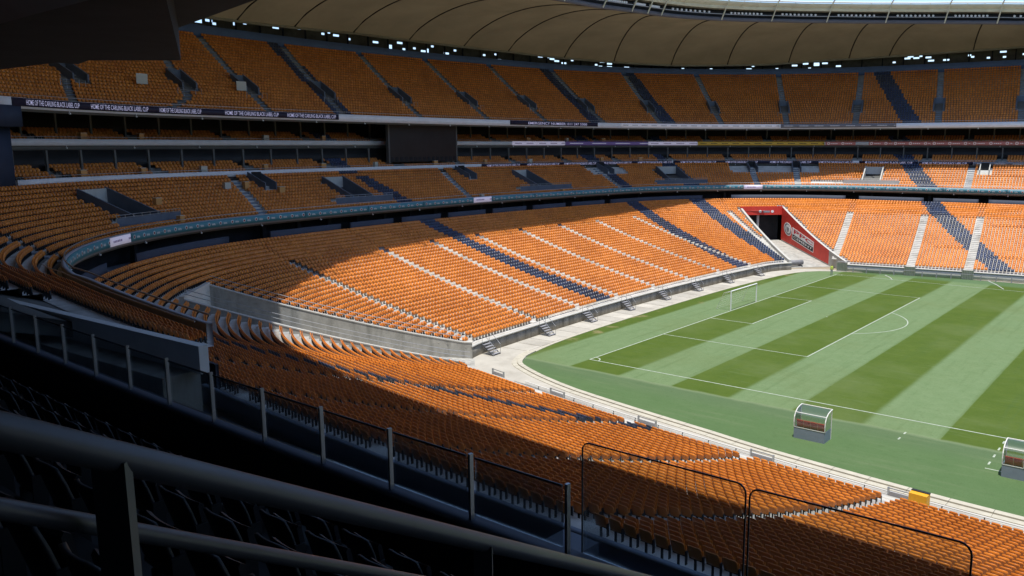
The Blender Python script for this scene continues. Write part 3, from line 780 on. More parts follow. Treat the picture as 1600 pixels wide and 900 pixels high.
# ------------------------------------------------------------------ upper tier
s_up = s_span(0, STOT, 0.8)
s_upv = s_span(61.75, STOT - 61.75, 0.8)
UA = [(58.5, 60.0), (64.2, 67.5), (66.7, 73.0), (76.2, 79.7), (87.8, 92.5), (101.7, 106.0), (115.4, 118.7), (128.2, 132.1), (136.5, 136.8), (139.1, 139.3), (141.7, 141.7), (144.3, 144.3), (146.9, 146.8), (159.6, 158.4), (172.1, 171.3), (184, 183.5)]
UV_R0, UV_R1 = 7, 11
def ua_s(a, i): return a[0] + (a[1] - a[0]) * i / NU
def row_scale(s, d): return float(np.linalg.norm(ring_xy(s + 0.05, d) - ring_xy(s - 0.05, d)) / 0.1)
UA_H = [0.85 / row_scale(ua_s(a, 9), DU + TU * 9) for a in UA]
def cutu(s, d):
    s = np.asarray(s); d = np.asarray(d); c = np.zeros(s.shape, bool)
    for a, h in zip(UA, UA_H):
        c |= (np.abs(s - ua_s(a, 9)) < h) & (d > DU + TU * UV_R0) & (d < DU + TU * UV_R1)
    return c
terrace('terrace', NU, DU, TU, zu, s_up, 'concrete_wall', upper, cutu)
DUB = DU + TU * NU
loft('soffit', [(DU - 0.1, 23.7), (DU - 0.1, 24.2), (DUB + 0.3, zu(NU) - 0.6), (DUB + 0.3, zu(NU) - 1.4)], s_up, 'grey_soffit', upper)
loft('fascia_beam', [(DU - 0.32, 23.95), (DU - 0.32, 24.95), (DU - 0.06, 24.95), (DU - 0.06, 23.95)], s_span(62.0, 215, 0.5), 'fascia_white', upper)
loft('parapet_rail', [(DU - 0.25, 25.25), (DU - 0.25, 25.31), (DU - 0.19, 25.31), (DU - 0.19, 25.25)], s_span(62.0, 215, 0.8), 'steel', upper)
lamps(upper, DU - 0.2, 23.96, 63, 186, 9.0)
boards(upper, DU - 0.42, 24.16, 24.92, [(62.3, 86.0, 'board_black'), (119.0, 136.0, 'board_black'), (137.1, 144.0, 'board_white_marks'), (144.0, 153.0, 'board_grey_marks')], 8.0)
for a, b in ((62.7, 64.1), (64.4, 65.9), (66.2, 67.3), (69.2, 76.6), (77.9, 85.5)):
    ring_text(upper, CUP, a, b, DU - 0.43, 24.30, 0.50)
ring_text(upper, 'EMERGENCY NUMBER: 011 247 5300', 123.0, 135.4, DU - 0.43, 24.30, 0.46)
for a in UA:
    aisle_steps(upper, lambda i: ua_s(a, i), NU, DU, TU, zu, 1.15, 'aisle_grey', lambda s, d: bool(cutu(np.array([s]), np.array([d]))[0]))
for a, h in zip(UA[1:], UA_H[1:]):
    vomitory(upper, ua_s(a, 9), h, h * 1.05, DU, TU, zu, UV_R0, UV_R1, 'vomitory_blue', rail=False)
for a in UA[1:]:   # guard rails beside the stair mouths
    f = frame(ua_s(a, 5.6), DU + TU * 5.2, zu(5))
    for sg in (-1, 1):
        MB().tube([(sg * 0.8, 0, 0), (sg * 0.8, 0, 1.0), (sg * 1.6, 0, 1.0), (sg * 1.6, 0, 0)], 0.035, 6, f).build('guard_rail', 'steel', upper)
mat('blue_wall', (0.10, 0.155, 0.29), 0.7, noise=(0.5, 0.1))
loft('back_wall', [(DUB + 0.02, zu(NU - 1)), (DUB + 0.02, zu(NU) + 1.45), (DUB + 0.25, zu(NU) + 1.45), (DUB + 0.25, zu(NU - 1))], s_up, 'blue_wall', upper)

# ------------------------------------------------------------------ outer facade: mosaic of panels with open squares
fac = tag(empty('outer_facade'), 'dark panelled outer wall with small open squares letting daylight through', 'wall')
def facade():
    D = 63.6
    ss = np.arange(40, 200, 0.05); P = ring_xy(ss, np.full(len(ss), D)); cl = np.r_[0, np.cumsum(np.linalg.norm(np.diff(P, axis=0), axis=1))]
    n = int(cl[-1] / 0.62); us = np.linspace(0, cl[-1], n + 1); sv = np.interp(us, cl, ss)
    zs = np.arange(36.0, 45.01, 0.36)
    V = np.stack([ring_p(sv, np.full(n + 1, D), np.full(n + 1, z)) for z in zs], 1); k = len(zs)
    open_ = np.zeros((n, k - 1), bool)
    r = np.random.default_rng(11)
    for _ in range(int(n * 0.95)):
        i, j = r.integers(0, n), r.integers(3, k - 4); w = r.choice([1, 1, 2, 2]); open_[i:i + w, j] = True
        if r.random() < 0.045: open_[i:i + 2, j:j + 2] = True; open_[i + 3:i + 5, j + 1] = True
    idx = np.arange((n + 1) * k).reshape(n + 1, k)
    q = np.stack([idx[:-1, :-1], idx[1:, :-1], idx[1:, 1:], idx[:-1, 1:]], -1)
    quads('panel_mosaic', V.reshape(-1, 3), q[~open_].reshape(-1, 4), 'facade', fac)
    mb = MB()
    for u in np.arange(1, cl[-1], 4.5):
        s = float(np.interp(u, cl, ss)); mb.box((0, 0, 2.2), (0.22, 0.22, 9.0), frame(s, D - 0.6, 38.0))
    mb.build('mullions', 'dark_wall', fac)
facade()
loft('lower_cladding', [(63.4, -0.05), (63.4, 36.0), (63.9, 36.0), (63.9, -0.05)], s_full, 'facade', fac)
loft('upper_cladding', [(63.55, 36.0), (63.55, 45.0), (63.8, 45.0), (63.8, 36.0)], s_span(200, STOT + 40, 1.0), 'facade', fac)
loft('top_walkway', [(DUB + 0.26, zu(NU) - 0.7), (DUB + 0.26, zu(NU) - 0.3), (63.4, zu(NU) - 0.3), (63.4, zu(NU) - 0.7)], s_full, 'grey_soffit', fac)

# ------------------------------------------------------------------ roof
roof = tag(empty('stadium_roof'), 'brown fabric roof ring with dark curved seams and a floodlight truss', 'roof')
IA, IB, IN = 87.0, 78.0, 3.35
def z_out(s):
    sm = np.mod(s, STOT); sm = np.where(sm > STOT / 2, STOT - sm, sm)
    return np.interp(sm, [0, 60, 88.8, 106.3, 135.4, 140.9, 144.0, 145.9, 148.8, 171.0, 200], [40.4, 39.2, 39.6, 40.2, 39.9, 38.9, 39.2, 40.0, 40.2, 40.7, 41.0])
def inner(phi, dr=0.0, z=0.0):
    c, s_ = np.cos(phi), np.sin(phi)
    r = (np.abs(c / IA) ** IN + np.abs(s_ / IB) ** IN) ** (-1 / IN) + dr
    fold = np.degrees(np.arctan2(np.abs(s_), -np.abs(c)))            # 90 on the long sides, 180 at the ends
    zi = np.interp(fold, [90, 108, 115, 117.6, 123.2, 129.4, 135.4, 141.9, 149.6, 156.7, 162.9, 170.7, 180], [42.0, 42.3, 42.72, 43.09, 43.7, 44.21, 44.5, 44.5, 44.08, 43.6, 43.35, 42.83, 42.6])
    return np.stack([r * c, r * s_, zi - 0.55 + z], -1)
DO = 60.7
so = np.linspace(0, STOT / 2, 1200); Po = ring_xy(so, np.full(1200, DO)); lo = np.r_[0, np.cumsum(np.linalg.norm(np.diff(Po, axis=0), axis=1))]
# seams on the outer edge of the left half: the photograph's bays, continued at the same spacing
seam_s = [0.0, 7, 15, 24, 33, 42, 51, 57, 60.6, 62.4, 64.2, 65.9, 68.5, 77, 85.9, 95.1, 105.4, 116.0, 127.1, 135.3, 137.3, 139.0, 140.9, 142.7, 144.6, 146.4, 149.6, 163.3, 175, 186, 196, STOT / 2]
def phi_of(s):   # polar angle of the inner end of a radial seam (measured on the photograph)
    return math.radians(np.interp(s, [0, 33, 57, 62.4, 68.5, 85.9, 105.4, 116, 127.1, 135.3, 139.0, 140.9, 142.7, 144.6, 146.4, 149.6, 163.3, 186, STOT / 2],
                                  [270, 248, 232, 221, 206, 194, 182, 175.5, 169, 164, 159, 149.6, 142.8, 136.1, 129.5, 123.2, 117.7, 101, 90]))
ARCH = 3.3
def roof_surf(s, t):
    """t = 0 outer edge, 1 inner edge"""
    s = np.asarray(s, float); t = np.asarray(t, float)
    o = np.concatenate([ring_xy(s, np.full(s.shape, DO)), z_out(s)[..., None]], -1)
    ph = np.array([phi_of(v) for v in s.ravel()]).reshape(s.shape); i = inner(ph)
    p = o * (1 - t[..., None]) + i * t[..., None]
    p[..., 2] += ARCH * 4 * (t ** 0.8) * (1 - t) * 0.95
    return p
def roof_panel(s0, s1, mirror):
    nu, nt_ = 9, 13
    uu = np.linspace(0, 1, nu); tt = np.linspace(0, 1, nt_)
    S_, T_ = np.meshgrid(s0 + (s1 - s0) * uu, tt, indexing='ij')
    p = roof_surf(S_, T_)
    sag = np.sin(PI * uu)[:, None] * np.sin(PI * tt)[None]
    p[..., 2] -= 0.35 * sag
    if mirror: p[..., 0] *= -1
    idx = np.arange(nu * nt_).reshape(nu, nt_)
    q = np.stack([idx[:-1, :-1], idx[1:, :-1], idx[1:, 1:], idx[:-1, 1:]], -1).reshape(-1, 4)
    pn = quads('fabric_panel', p.reshape(-1, 3), q, 'roof_fabric', roof, smooth=True)
    if not mirror:
        tt = np.linspace(0.0, 0.985, 22); e = roof_surf(np.full(22, s0), tt); e[:, 2] -= 0.03
        MB().tube([tuple(v) for v in e], 0.13, 6).build('seam', 'seam_dark', pn)
for a, b in zip(seam_s[:-1], seam_s[1:]):
    roof_panel(a, b, False); roof_panel(a, b, True)
# outer edge beam and closing sheet up to the facade
se = s_span(0, STOT, 0.8)
V = np.stack([ring_p(se, np.full(len(se), DO), z_out(se) + 0.02), ring_p(se, np.full(len(se), 64.3), np.full(len(se), 45.4))], 1); idx = np.arange(len(se) * 2).reshape(-1, 2)
quads('eaves_sheet', V.reshape(-1, 3), np.stack([idx[:-1, 0], idx[1:, 0], idx[1:, 1], idx[:-1, 1]], -1), 'grey_soffit', roof)
MB().tube([tuple(p) for p in np.concatenate([ring_xy(se[:-1], np.full(len(se) - 1, DO)), (z_out(se[:-1]) - 0.12)[:, None]], -1)], 0.24, 8, closed=True).build('edge_beam', 'roof_edge', roof, True)
# inner ring truss
NP = 240
ph = np.linspace(0, 2 * PI, NP + 1)
def inner_strip(name, prof, material):
    V = np.stack([inner(ph, dr, z) for dr, z in prof], 1); k = len(prof); idx = np.arange((NP + 1) * k).reshape(NP + 1, k)
    F = np.concatenate([np.stack([idx[:-1, j], idx[1:, j], idx[1:, (j + 1) % k], idx[:-1, (j + 1) % k]], -1) for j in range(k)])
    return quads(name, V.reshape(-1, 3), F, material, roof)
inner_strip('gutter', [(0.0, -0.05), (0.0, 0.62), (0.35, 0.62), (0.35, -0.05)], 'gutter')
inner_strip('light_shelf', [(0.5, 0.64), (0.5, 1.95), (0.7, 1.95), (0.7, 0.64)], 'dark_wall')
inner_strip('catwalk_edge', [(-0.5, 1.05), (-0.5, 1.17), (-0.38, 1.17), (-0.38, 1.05)], 'fascia_grey')
inner_strip('truss_panel', [(0.72, 1.96), (-2.3, 3.05), (-2.3, 3.17), (0.72, 2.10)], 'truss_cream')
inner_strip('truss_fascia', [(-0.95, 2.0), (-0.95, 2.95), (-0.8, 2.95), (-0.8, 2.0)], 'truss_cream')
inner_strip('top_chord', [(-2.45, 3.3), (-2.45, 3.55), (-2.2, 3.55), (-2.2, 3.3)], 'truss_white')
inner_strip('clear_canopy', [(-2.6, 3.75), (-4.2, 4.3), (-4.2, 4.33), (-2.6, 3.78)], 'inner_canopy')
for k, s in enumerate(seam_s[9:-1]):
    p_ = phi_of(s); a, b = inner(np.array(p_), 0.1, 0.1), inner(np.array(p_), -2.4, 3.4); c = inner(np.array(p_), -4.2, 4.3)
    MB().tube([tuple(a), tuple(b), tuple(c)], 0.13, 6).build('truss_strut', 'truss_cream', roof)
    p2 = phi_of(seam_s[9 + k + 1]) if 9 + k + 1 < len(seam_s) else p_ - 0.1
    for w in (0.33, 0.66):
        pw = p_ + (p2 - p_) * w; MB().tube([tuple(inner(np.array(pw), -0.7, 2.1)), tuple(inner(np.array(pw), -2.35, 3.3))], 0.05, 5).build('truss_strut', 'truss_cream', roof)
    for j in range(9):
        pj = p_ + (p2 - p_) * (0.2 + 0.6 * j / 8); q = inner(np.array(pj), 0.22, 1.5)
        d = Vector((-q[0], -q[1], -25)).normalized(); q = Vector(q)
        mb = MB(); mb.tube([q, q + d * 0.30], 0.20, 8)
        mb.build('floodlight', 'lamp_glass', roof)

# ------------------------------------------------------------------ tunnels
def tun_p(T, q, t, z):
    p = T['n'] * q + T['a'] * t; return (p[0], p[1], z)
def low_z(xy):
    """height of the lower terrace at a plan point (nearest ring position)"""
    ss = np.linspace(45, 160, 1400); b = ring_xy(ss, np.zeros(1400)); w = ring_xy(ss, np.ones(1400)) - b; k = np.linalg.norm(w, axis=1); w = w / k[:, None]
    v = np.asarray(xy) - b; d = (v * w).sum(1); t = np.abs(v[:, 0] * w[:, 1] - v[:, 1] * w[:, 0]); t[d < -8] = 1e9; i = t.argmin()
    return max(1.2, zl((max(0.0, d[i] / k[i]) - D1) / T1)) if d[i] > 0 else 1.2
def tunnel(key, name, label, wall_m, ramp_top, grow=0.38):
    T = TUN[key]; o = tag(empty(name), label, 'tunnel'); (q0, q1), (t0, t1) = T['q'], T['t']
    parts = {}
    for nm, q, sg in (('side_wall', q0, -1), ('side_wall', q1, 1)):
        # find where this wall meets the front wall line
        ts = np.linspace(t0 - 6, t1, 40); zz = []
        tm = None
        for t in ts:
            p = T['n'] * q + T['a'] * t
            ss = np.linspace(45, 160, 700); b = ring_xy(ss, np.zeros(700)); ins = np.min(np.linalg.norm(b - p, axis=1)); zt = low_z(p)
            bi = np.argmin(np.linalg.norm(b - p, axis=1)); dd = np.dot(p - b[bi], -inward(ss[bi]))
            if dd < -0.15: continue
            if tm is None: tm = t
            zz.append((t, zt + grow))
        n = len(zz)
        for thick, sgn in ((0.32, sg),):
            V = [tun_p(T, q, t, -0.05) for t, z in zz] + [tun_p(T, q, t, z) for t, z in zz] + [tun_p(T, q + sgn * thick, t, -0.05) for t, z in zz] + [tun_p(T, q + sgn * thick, t, z) for t, z in zz]
            F = []
            for i in range(n - 1):
                F += [(i, i + 1, n + i + 1, n + i), (2 * n + i, 3 * n + i, 3 * n + i + 1, 2 * n + i + 1), (n + i, n + i + 1, 3 * n + i + 1, 3 * n + i)]
            F += [(0, n, 3 * n, 2 * n), (n - 1, 3 * n - 1, 4 * n - 1, 2 * n - 1)]
            MB().add(V, F).build('side_wall', wall_m, o)
            c = MB(); V = []
            for t, z in zz:
                V += [tun_p(T, q - sgn * 0.04, t, z + 0.003), tun_p(T, q + sgn * (thick + 0.04), t, z + 0.003), tun_p(T, q + sgn * (thick + 0.04), t, z + 0.10), tun_p(T, q - sgn * 0.04, t, z + 0.10)]
            F = [(4 * i + j, 4 * i + (j + 1) % 4, 4 * i + 4 + (j + 1) % 4, 4 * i + 4 + j) for i in range(n - 1) for j in range(4)] + [(0, 1, 2, 3), (4 * n - 4, 4 * n - 1, 4 * n - 2, 4 * n - 3)]
            c.add(V, F).build('wall_cap', 'concrete_pale', o)
            parts[nm, sg] = zz
    ze = low_z(T['n'] * (q0 + q1) / 2 + T['a'] * t1)
    w = q1 - q0
    # ramp, portal with a dark mouth, header
    a, b = t0 - 8, t1
    V = [tun_p(T, q0 + 0.01, t0, 0.006), tun_p(T, q1 - 0.01, t0, 0.006), tun_p(T, q1 - 0.01, t1, ramp_top), tun_p(T, q0 + 0.01, t1, ramp_top), tun_p(T, q1 - 0.01, t1 + 6, ramp_top), tun_p(T, q0 + 0.01, t1 + 6, ramp_top)]
    MB().add(V, [(0, 1, 2, 3), (3, 2, 4, 5)]).build('ramp', 'concrete_ramp', o)
    return o, T, ze, ramp_top
tn, T, ze, rt = tunnel('near', 'tunnel', 'grey concrete ramp tunnel cutting through the lower tier at the near corner', 'concrete_ramp', 2.4)
(q0, q1), t1 = T['q'], T['t'][1]
MB().prism([tun_p(T, q0 - 0.3, t1, 5.6), tun_p(T, q1 + 0.3, t1, 5.6), tun_p(T, q1 + 0.3, t1, ze + 0.75), tun_p(T, q0 - 0.3, t1, ze + 0.75)], (T['a'][0] * 0.4, T['a'][1] * 0.4, 0)).build('header', 'concrete_pale', tn)
MB().prism([tun_p(T, q0, t1 + 2.0, rt), tun_p(T, q1, t1 + 2.0, rt), tun_p(T, q1, t1 + 2.0, 5.7), tun_p(T, q0, t1 + 2.0, 5.7)], (T['a'][0] * 0.2, T['a'][1] * 0.2, 0)).build('dark_mouth', 'dark_wall', tn)
for z in (0.65, 1.05):   # steel rails on top of the walls
    for q, sg in ((q0 - 0.16, -1), (q1 + 0.16, 1)):
        pts = []
        for t in np.linspace(T['t'][0] + (0.5 if sg > 0 else 1.0), t1, 14):
            p = T['n'] * q + T['a'] * t; pts.append((p[0], p[1], low_z(p) + 0.55 + z - 0.3))
        MB().tube(pts, 0.03, 6).build('rail', 'steel', tn)
tf, T, ze, rt = tunnel('far', 'tunnel', 'red walled ramp tunnel with a cement advertisement at the far corner', 'concrete_pale', 2.0)
(q0, q1), (t0, t1) = T['q'], T['t']
a2 = T['a']
MB().prism([tun_p(T, q0 - 0.3, t1, ze - 0.9), tun_p(T, q1 + 0.3, t1, ze - 0.9), tun_p(T, q1 + 0.3, t1, ze + 0.75), tun_p(T, q0 - 0.3, t1, ze + 0.75)], (a2[0] * 0.4, a2[1] * 0.4, 0)).build('header', 'red_paint', tf)
MB().prism([tun_p(T, q0, t1 + 2.0, rt), tun_p(T, q1, t1 + 2.0, rt), tun_p(T, q1, t1 + 2.0, ze), tun_p(T, q0, t1 + 2.0, ze)], (a2[0] * 0.2, a2[1] * 0.2, 0)).build('dark_mouth', 'dark_wall', tf)
MB().box((0, 0, 0), (0.35, 0.35, ze - 1.0 - rt), Matrix.Translation(Vector(tun_p(T, (q0 + q1) / 2 - 0.6, t1 + 0.6, rt + (ze - 1.0 - rt) / 2)))).build('post', 'concrete_pale', tf)
# red panel on the inside of the wall, following ramp and wall top
pts_t = np.linspace(t0 + 1.0, t1 - 0.02, 16); V = []; F = []
for t in pts_t:
    p = T['n'] * q1 + a2 * t; zb = 0.25 + (rt - 0.0) * (t - t0) / (t1 - t0); zt = low_z(p) + 0.45
    V += [tun_p(T, q1 - 0.05, t, zb), tun_p(T, q1 - 0.05, t, max(zb + 0.05, zt)), tun_p(T, q1 - 0.004, t, max(zb + 0.05, zt)), tun_p(T, q1 - 0.004, t, zb)]
for i in range(len(pts_t) - 1): F += [(4 * i + j, 4 * i + (j + 1) % 4, 4 * i + 4 + (j + 1) % 4, 4 * i + 4 + j) for j in range(4)]
F += [(0, 1, 2, 3), (4 * len(pts_t) - 4, 4 * len(pts_t) - 1, 4 * len(pts_t) - 2, 4 * len(pts_t) - 3)]
red = MB().add(V, F).build('red_panel', 'red_paint', tf)
# advertisement: placed by its corners in the photograph on the plane of that wall
def wall_pt(x, y, off):
    n3 = np.array([T['n'][0], T['n'][1], 0.0]); p0 = np.array(tun_p(T, q1 - off, t0, 0.0)); return on_plane(x, y, p0, n3)
def plate(name, px, off, material, parent, th=0.03):
    P = [wall_pt(x, y, off) for x, y in px]; nv = T['n'] * th; return MB().prism([tuple(p) for p in P], (nv[0], nv[1], 0)).build(name, material, parent)
ad = plate('advert_board', [(1238.2, 355), (1271.5, 378.5), (1270.3, 395), (1237.2, 373.5)], 0.085, 'white_print', red)
plate('advert_black_bar', [(1238.3, 366.0), (1270.3, 387.0), (1269.7, 393.6), (1238.0, 372.6)], 0.12, 'black_print', red)
def wall_text(text, px, off, material):
    cu = bpy.data.curves.new('lettering', 'FONT'); cu.body = text; cu.offset = 0.014; t = bpy.data.objects.new('lettering', cu); col.objects.link(t)
    dg = bpy.context.evaluated_depsgraph_get(); me = bpy.data.meshes.new_from_object(t.evaluated_get(dg)); bpy.data.objects.remove(t, do_unlink=True)
    n = len(me.vertices); co = np.zeros(n * 3, np.float32); me.vertices.foreach_get('co', co); co = co.reshape(-1, 3)
    u = (co[:, 0] - co[:, 0].min()) / np.ptp(co[:, 0]); v = (co[:, 1] - co[:, 1].min()) / np.ptp(co[:, 1])
    bl, br, tr, tl = [wall_pt(x, y, off) for x, y in px]
    P = (bl[None] * ((1 - u) * (1 - v))[:, None] + br[None] * (u * (1 - v))[:, None] + tr[None] * (u * v)[:, None] + tl[None] * ((1 - u) * v)[:, None])
    me.vertices.foreach_set('co', P.astype(np.float32).ravel()); me.update(); link('lettering', me, material, red)
wall_text('PPC', [(1240.2, 364.8), (1269.6, 384.4), (1270.4, 379.3), (1240.6, 358.3)], 0.13, 'red_print')
wall_text('CEMENT', [(1239.6, 371.6), (1268.6, 391.0), (1269.0, 387.8), (1239.8, 368.0)], 0.16, 'white_print')
def wall_disc(px, py, rx, ry, off, material):
    plate('emblem', [(px + rx * math.cos(a), py + ry * math.sin(a) + 0.55 * rx * math.cos(a)) for a in np.linspace(0, 2 * PI, 25)[:-1]], off, material, red)
wall_disc(1230.8, 358.0, 5.9, 10.2, 0.08, 'white_print'); wall_disc(1230.8, 358.0, 5.0, 8.8, 0.12, 'grey_print'); wall_disc(1230.8, 358.0, 3.6, 6.4, 0.16, 'white_print')
plate('emblem', [(1228.6, 353.5), (1233.0, 356.5), (1232.2, 361.0), (1230.8, 363.0), (1229.2, 359.5)], 0.20, 'grey_print', red)
for px in (1188, 1207):   # small emblems on the red header
    n3 = np.array([a2[0], a2[1], 0.0]); p0 = np.array(tun_p(T, q0, t1 - 0.03, 0))
    MB().prism([tuple(on_plane(px + 2.3 * math.cos(a), 330.3 + 2.0 * math.sin(a), p0, n3)) for a in np.linspace(0, 2 * PI, 17)[:-1]], (a2[0] * 0.025, a2[1] * 0.025, 0)).build('emblem', 'white_print', tf)
P = [on_plane(x, y, np.array(tun_p(T, q0, t1 - 0.03, 0)), np.array([a2[0], a2[1], 0.0])) for x, y in ((1192.5, 329), (1203, 329), (1203, 332), (1192.5, 332))]
MB().prism([tuple(p) for p in P], (a2[0] * 0.025, a2[1] * 0.025, 0)).build('advert_board', 'grey_print', tf)

# ------------------------------------------------------------------ seats
CUTN = {}
def line_dist(xy, p0, p1):
    v = np.array(p1) - np.array(p0); l = np.linalg.norm(v); v = v / l; w = xy - np.array(p0); return np.abs(w[..., 0] * v[1] - w[..., 1] * v[0])
NAVY = [  # straight lines of navy seats drawn across the bowl: two plan points and half width
    ((-64.7, -13.9), (-94.2, -15.6), 1.5, (-95.5, -60), (-30, 0)), (tuple(ring_xy(89.5, 30.2)), tuple(ring_xy(89.0, 40.0)), 1.4, (-105.5, -95.6), (-30, -8)), ((-63.7, 22.9), (-91.8, 34.3), 1.7, (-130, -60), (15, 60)),
    ((-61.5, 33.9), (-86.2, 48.9), 1.7, (-130, -60), (28, 80)), ((-30.0, 42.5), (-47.2, 68.1), 1.6, (-90, -20), (30, 120)),
    ((-105.7, -19.8), (-127.7, -16.4), 1.5, (-130, -106.2), (-26, -10)), ((-35.8, -53.7), (-56.7, -67.0), 0.75, (-60, -34), (-70, -52))]
def is_navy(xy):
    r = np.zeros(len(xy), bool)
    for p0, p1, w, xr, yr in NAVY:
        r |= (line_dist(xy, p0, p1) < w) & (xy[:, 0] > xr[0]) & (xy[:, 0] < xr[1]) & (xy[:, 1] > yr[0]) & (xy[:, 1] < yr[1])
    return r
SEAT_W = 0.50
seats = []   # arrays: pos(3), yaw, navy, row, tier, block index, index in the block, seats in the block
def seat_row(tier, i, d_seat, z, s_lo, s_hi, aisles, half_, cut=None, narrow=False):
    g = np.arange(s_lo, s_hi, 0.02); P = ring_xy(g, np.full(len(g), d_seat)); cl = np.r_[0, np.cumsum(np.linalg.norm(np.diff(P, axis=0), axis=1))]
    marks = [(0.0, None)] + [(float(np.interp(a, g, cl)), a) for a in aisles if s_lo < a < s_hi] + [(cl[-1], None)]
    for k in range(len(marks) - 1):
        wide = lambda q: 0 if q is None else (0.47 if narrow and q < 140 else half_)
        a = marks[k][0] + wide(marks[k][1]); b = marks[k + 1][0] - wide(marks[k + 1][1])
        n = int((b - a) / SEAT_W)
        if n < 1: continue
        w = (b - a) / n if n > 6 else SEAT_W
        u = a + w * (np.arange(n) + 0.5); s = np.interp(u, cl, g); xy = ring_xy(s, np.full(n, d_seat))
        keep = ~in_tunnel(xy, 0.75) if tier == 'low' else np.ones(n, bool)
        if cut is not None: keep &= ~cut(s, np.full(n, d_seat))
        nrm = np.stack([np.interp(np.mod(s, STOT), BS, BN[:, 0]), np.interp(np.mod(s, STOT), BS, BN[:, 1])], -1)
        yaw = np.arctan2(-nrm[:, 1], -nrm[:, 0]) - PI / 2          # local +y faces the pitch
        nv = is_navy(xy)
        for j in np.nonzero(keep)[0]:
            seats.append((xy[j, 0], xy[j, 1], z, yaw[j], nv[j], i, tier, marks[k][1] if marks[k][1] is not None else -99.0, j, n))
for i in range(N1):
    al = AL + ([61.4] if i > 28 else [])
    lo_cut = (lambda s, d: s < 56) if i == 0 else None
    seat_row('low', i, D1 + T1 * (i + 0.74), zl(i), SV0, SV1, al, 0.62, lo_cut, narrow=True)
cut2_seat = lambda s, d: cut2_xy(s, d) | np.any([(np.abs(s - sv) < w) & (d > D2 + T2 * 2.2) & (d < D2 + T2 * 4.0) for sv, h, w in VOM2[:-1]], axis=0) | np.any([(np.abs(s - sv) < 1.2 / 1.3) & (d > D2 + T2 * 8.6) for sv in (73.0, 108.5, 136.2, 142.9, 144.7, 167.4)], axis=0)
A2 = [(58.5, 60.0), (67.3, 70.5), (101.6, 105.5), (135.4, 136.0), (142.75, 142.9), (144.65, 144.7), (165.3, 165.4), (176, 176), (186, 186)]
for i in range(N2):
    seat_row('second', i, D2 + T2 * (i + 0.74), z2(i), 30.5, SV1, [a + (b - a) * i / N2 for a, b in A2], 0.62, cut2_seat)
def bay_gaps(cols):
    return cols[1::3]
for d, z, c0, cols in ((D3, Z3, T3_S0, cols3), (D4, Z4, T4_S0, cols4)):
    for i in range(NB):
        cut = (lambda s, dd: (s > 96.2) & (s < 110.2)) if (d == D3 and i > 0) or d == D4 else None
        seat_row('suite', i, d + TB * (i + 0.72), z + 0.32 * i, c0 + 0.4, SV1, bay_gaps(cols), 0.9 if i else 1.1, cut)
cutu_seat = lambda s, d: np.any([(np.abs(s - ua_s(a, 9)) < h * 1.35) & (d > DU + TU * (UV_R0 - 1.2)) & (d < DU + TU * UV_R1) for a, h in zip(UA, UA_H)], axis=0)
for i in range(NU):
    seat_row('upper', i, DU + TU * (i + 0.74), zu(i), 56.0, SV1, [ua_s(a, i) for a in UA], 0.62, cutu_seat)

A = np.array([(q[0], q[1], q[2], q[3], q[4]) for q in seats], float)
pr = project(A[:, :3] + [0, 0, 0.6])
inside = (pr[:, 2] > 1) & (pr[:, 0] > -120) & (pr[:, 0] < 1720) & (pr[:, 1] > -60) & (pr[:, 1] < 980)
# seat shapes: local x across, y towards the pitch, z up, origin on the tread below the backrest
def shell(ncol, nrow):
    """backrest: a bowed panel with rounded upper corners and real thickness"""
    V, F = [], []
    for side in (0, 1):
        for r in range(nrow + 1):
            t = r / nrow; z = 0.35 + 0.40 * t
            hw = 0.217 * (1 - 0.09 * max(0, (t - 0.62) / 0.38) ** 2)
            for c in range(ncol + 1):
                u = 2 * c / ncol - 1; y = -0.115 * t + 0.045 * u * u + (0.0 if side else -0.028)
                V.append((u * hw, y, z - (0.028 * u * u * u * u * max(0, (t - 0.6) / 0.4))))
    k = (ncol + 1) * (nrow + 1)
    for r in range(nrow):
        for c in range(ncol):
            a = r * (ncol + 1) + c; F.append((a, a + 1, a + ncol + 2, a + ncol + 1)); b = k + a; F.append((b, b + ncol + 1, b + ncol + 2, b + 1))
    for c in range(ncol):
        a = nrow * (ncol + 1) + c; F.append((a, a + 1, k + a + 1, k + a)); F.append((c, k + c, k + c + 1, c + 1))
    for r in range(nrow):
        a = r * (ncol + 1); F.append((a, a + ncol + 1, k + a + ncol + 1, k + a)); a += ncol; F.append((a, k + a, k + a + ncol + 1, a + ncol + 1))
    return V, F
def pan(ncol):
    V, F = [], []
    prof = [(0.045, 0.36), (0.005, 0.62), (0.020, 0.645), (0.050, 0.625), (0.090, 0.40), (0.075, 0.345)]   # tip-up pan, folded against the backrest
    for c in range(ncol + 1):
        u = 2 * c / ncol - 1
        for y, z in prof: V.append((u * 0.205, y + 0.02 * u * u, z))
    k = len(prof)
    for c in range(ncol):
        for j in range(k): F.append((c * k + j, c * k + (j + 1) % k, (c + 1) * k + (j + 1) % k, (c + 1) * k + j))
    F += [tuple(range(k)), tuple(ncol * k + j for j in range(k))[::-1]]
    return V, F
def bracket():
    mb = MB(); mb.box((0, 0.0, 0.17), (0.045, 0.07, 0.34)); mb.box((0, 0.03, 0.335), (0.40, 0.06, 0.03)); mb.box((0.228, 0.03, 0.28), (0.022, 0.10, 0.40)); return mb.v, mb.f
def tri(V, F):
    T_ = []
    for f in F:
        for j in range(1, len(f) - 1): T_.append((f[0], f[j], f[j + 1]))
    return np.array(V, float), np.array(T_, int)
def join(parts):
    V, F, o = [], [], 0
    for v, f in parts: V.append(v); F.append(f + o); o += len(v)
    return np.vstack(V), np.vstack(F)
near_t = join([tri(*shell(4, 3)), tri(*pan(2))])
mid_t = join([tri(*shell(2, 1)), tri(*pan(1))])
brk_t = tri(*bracket())
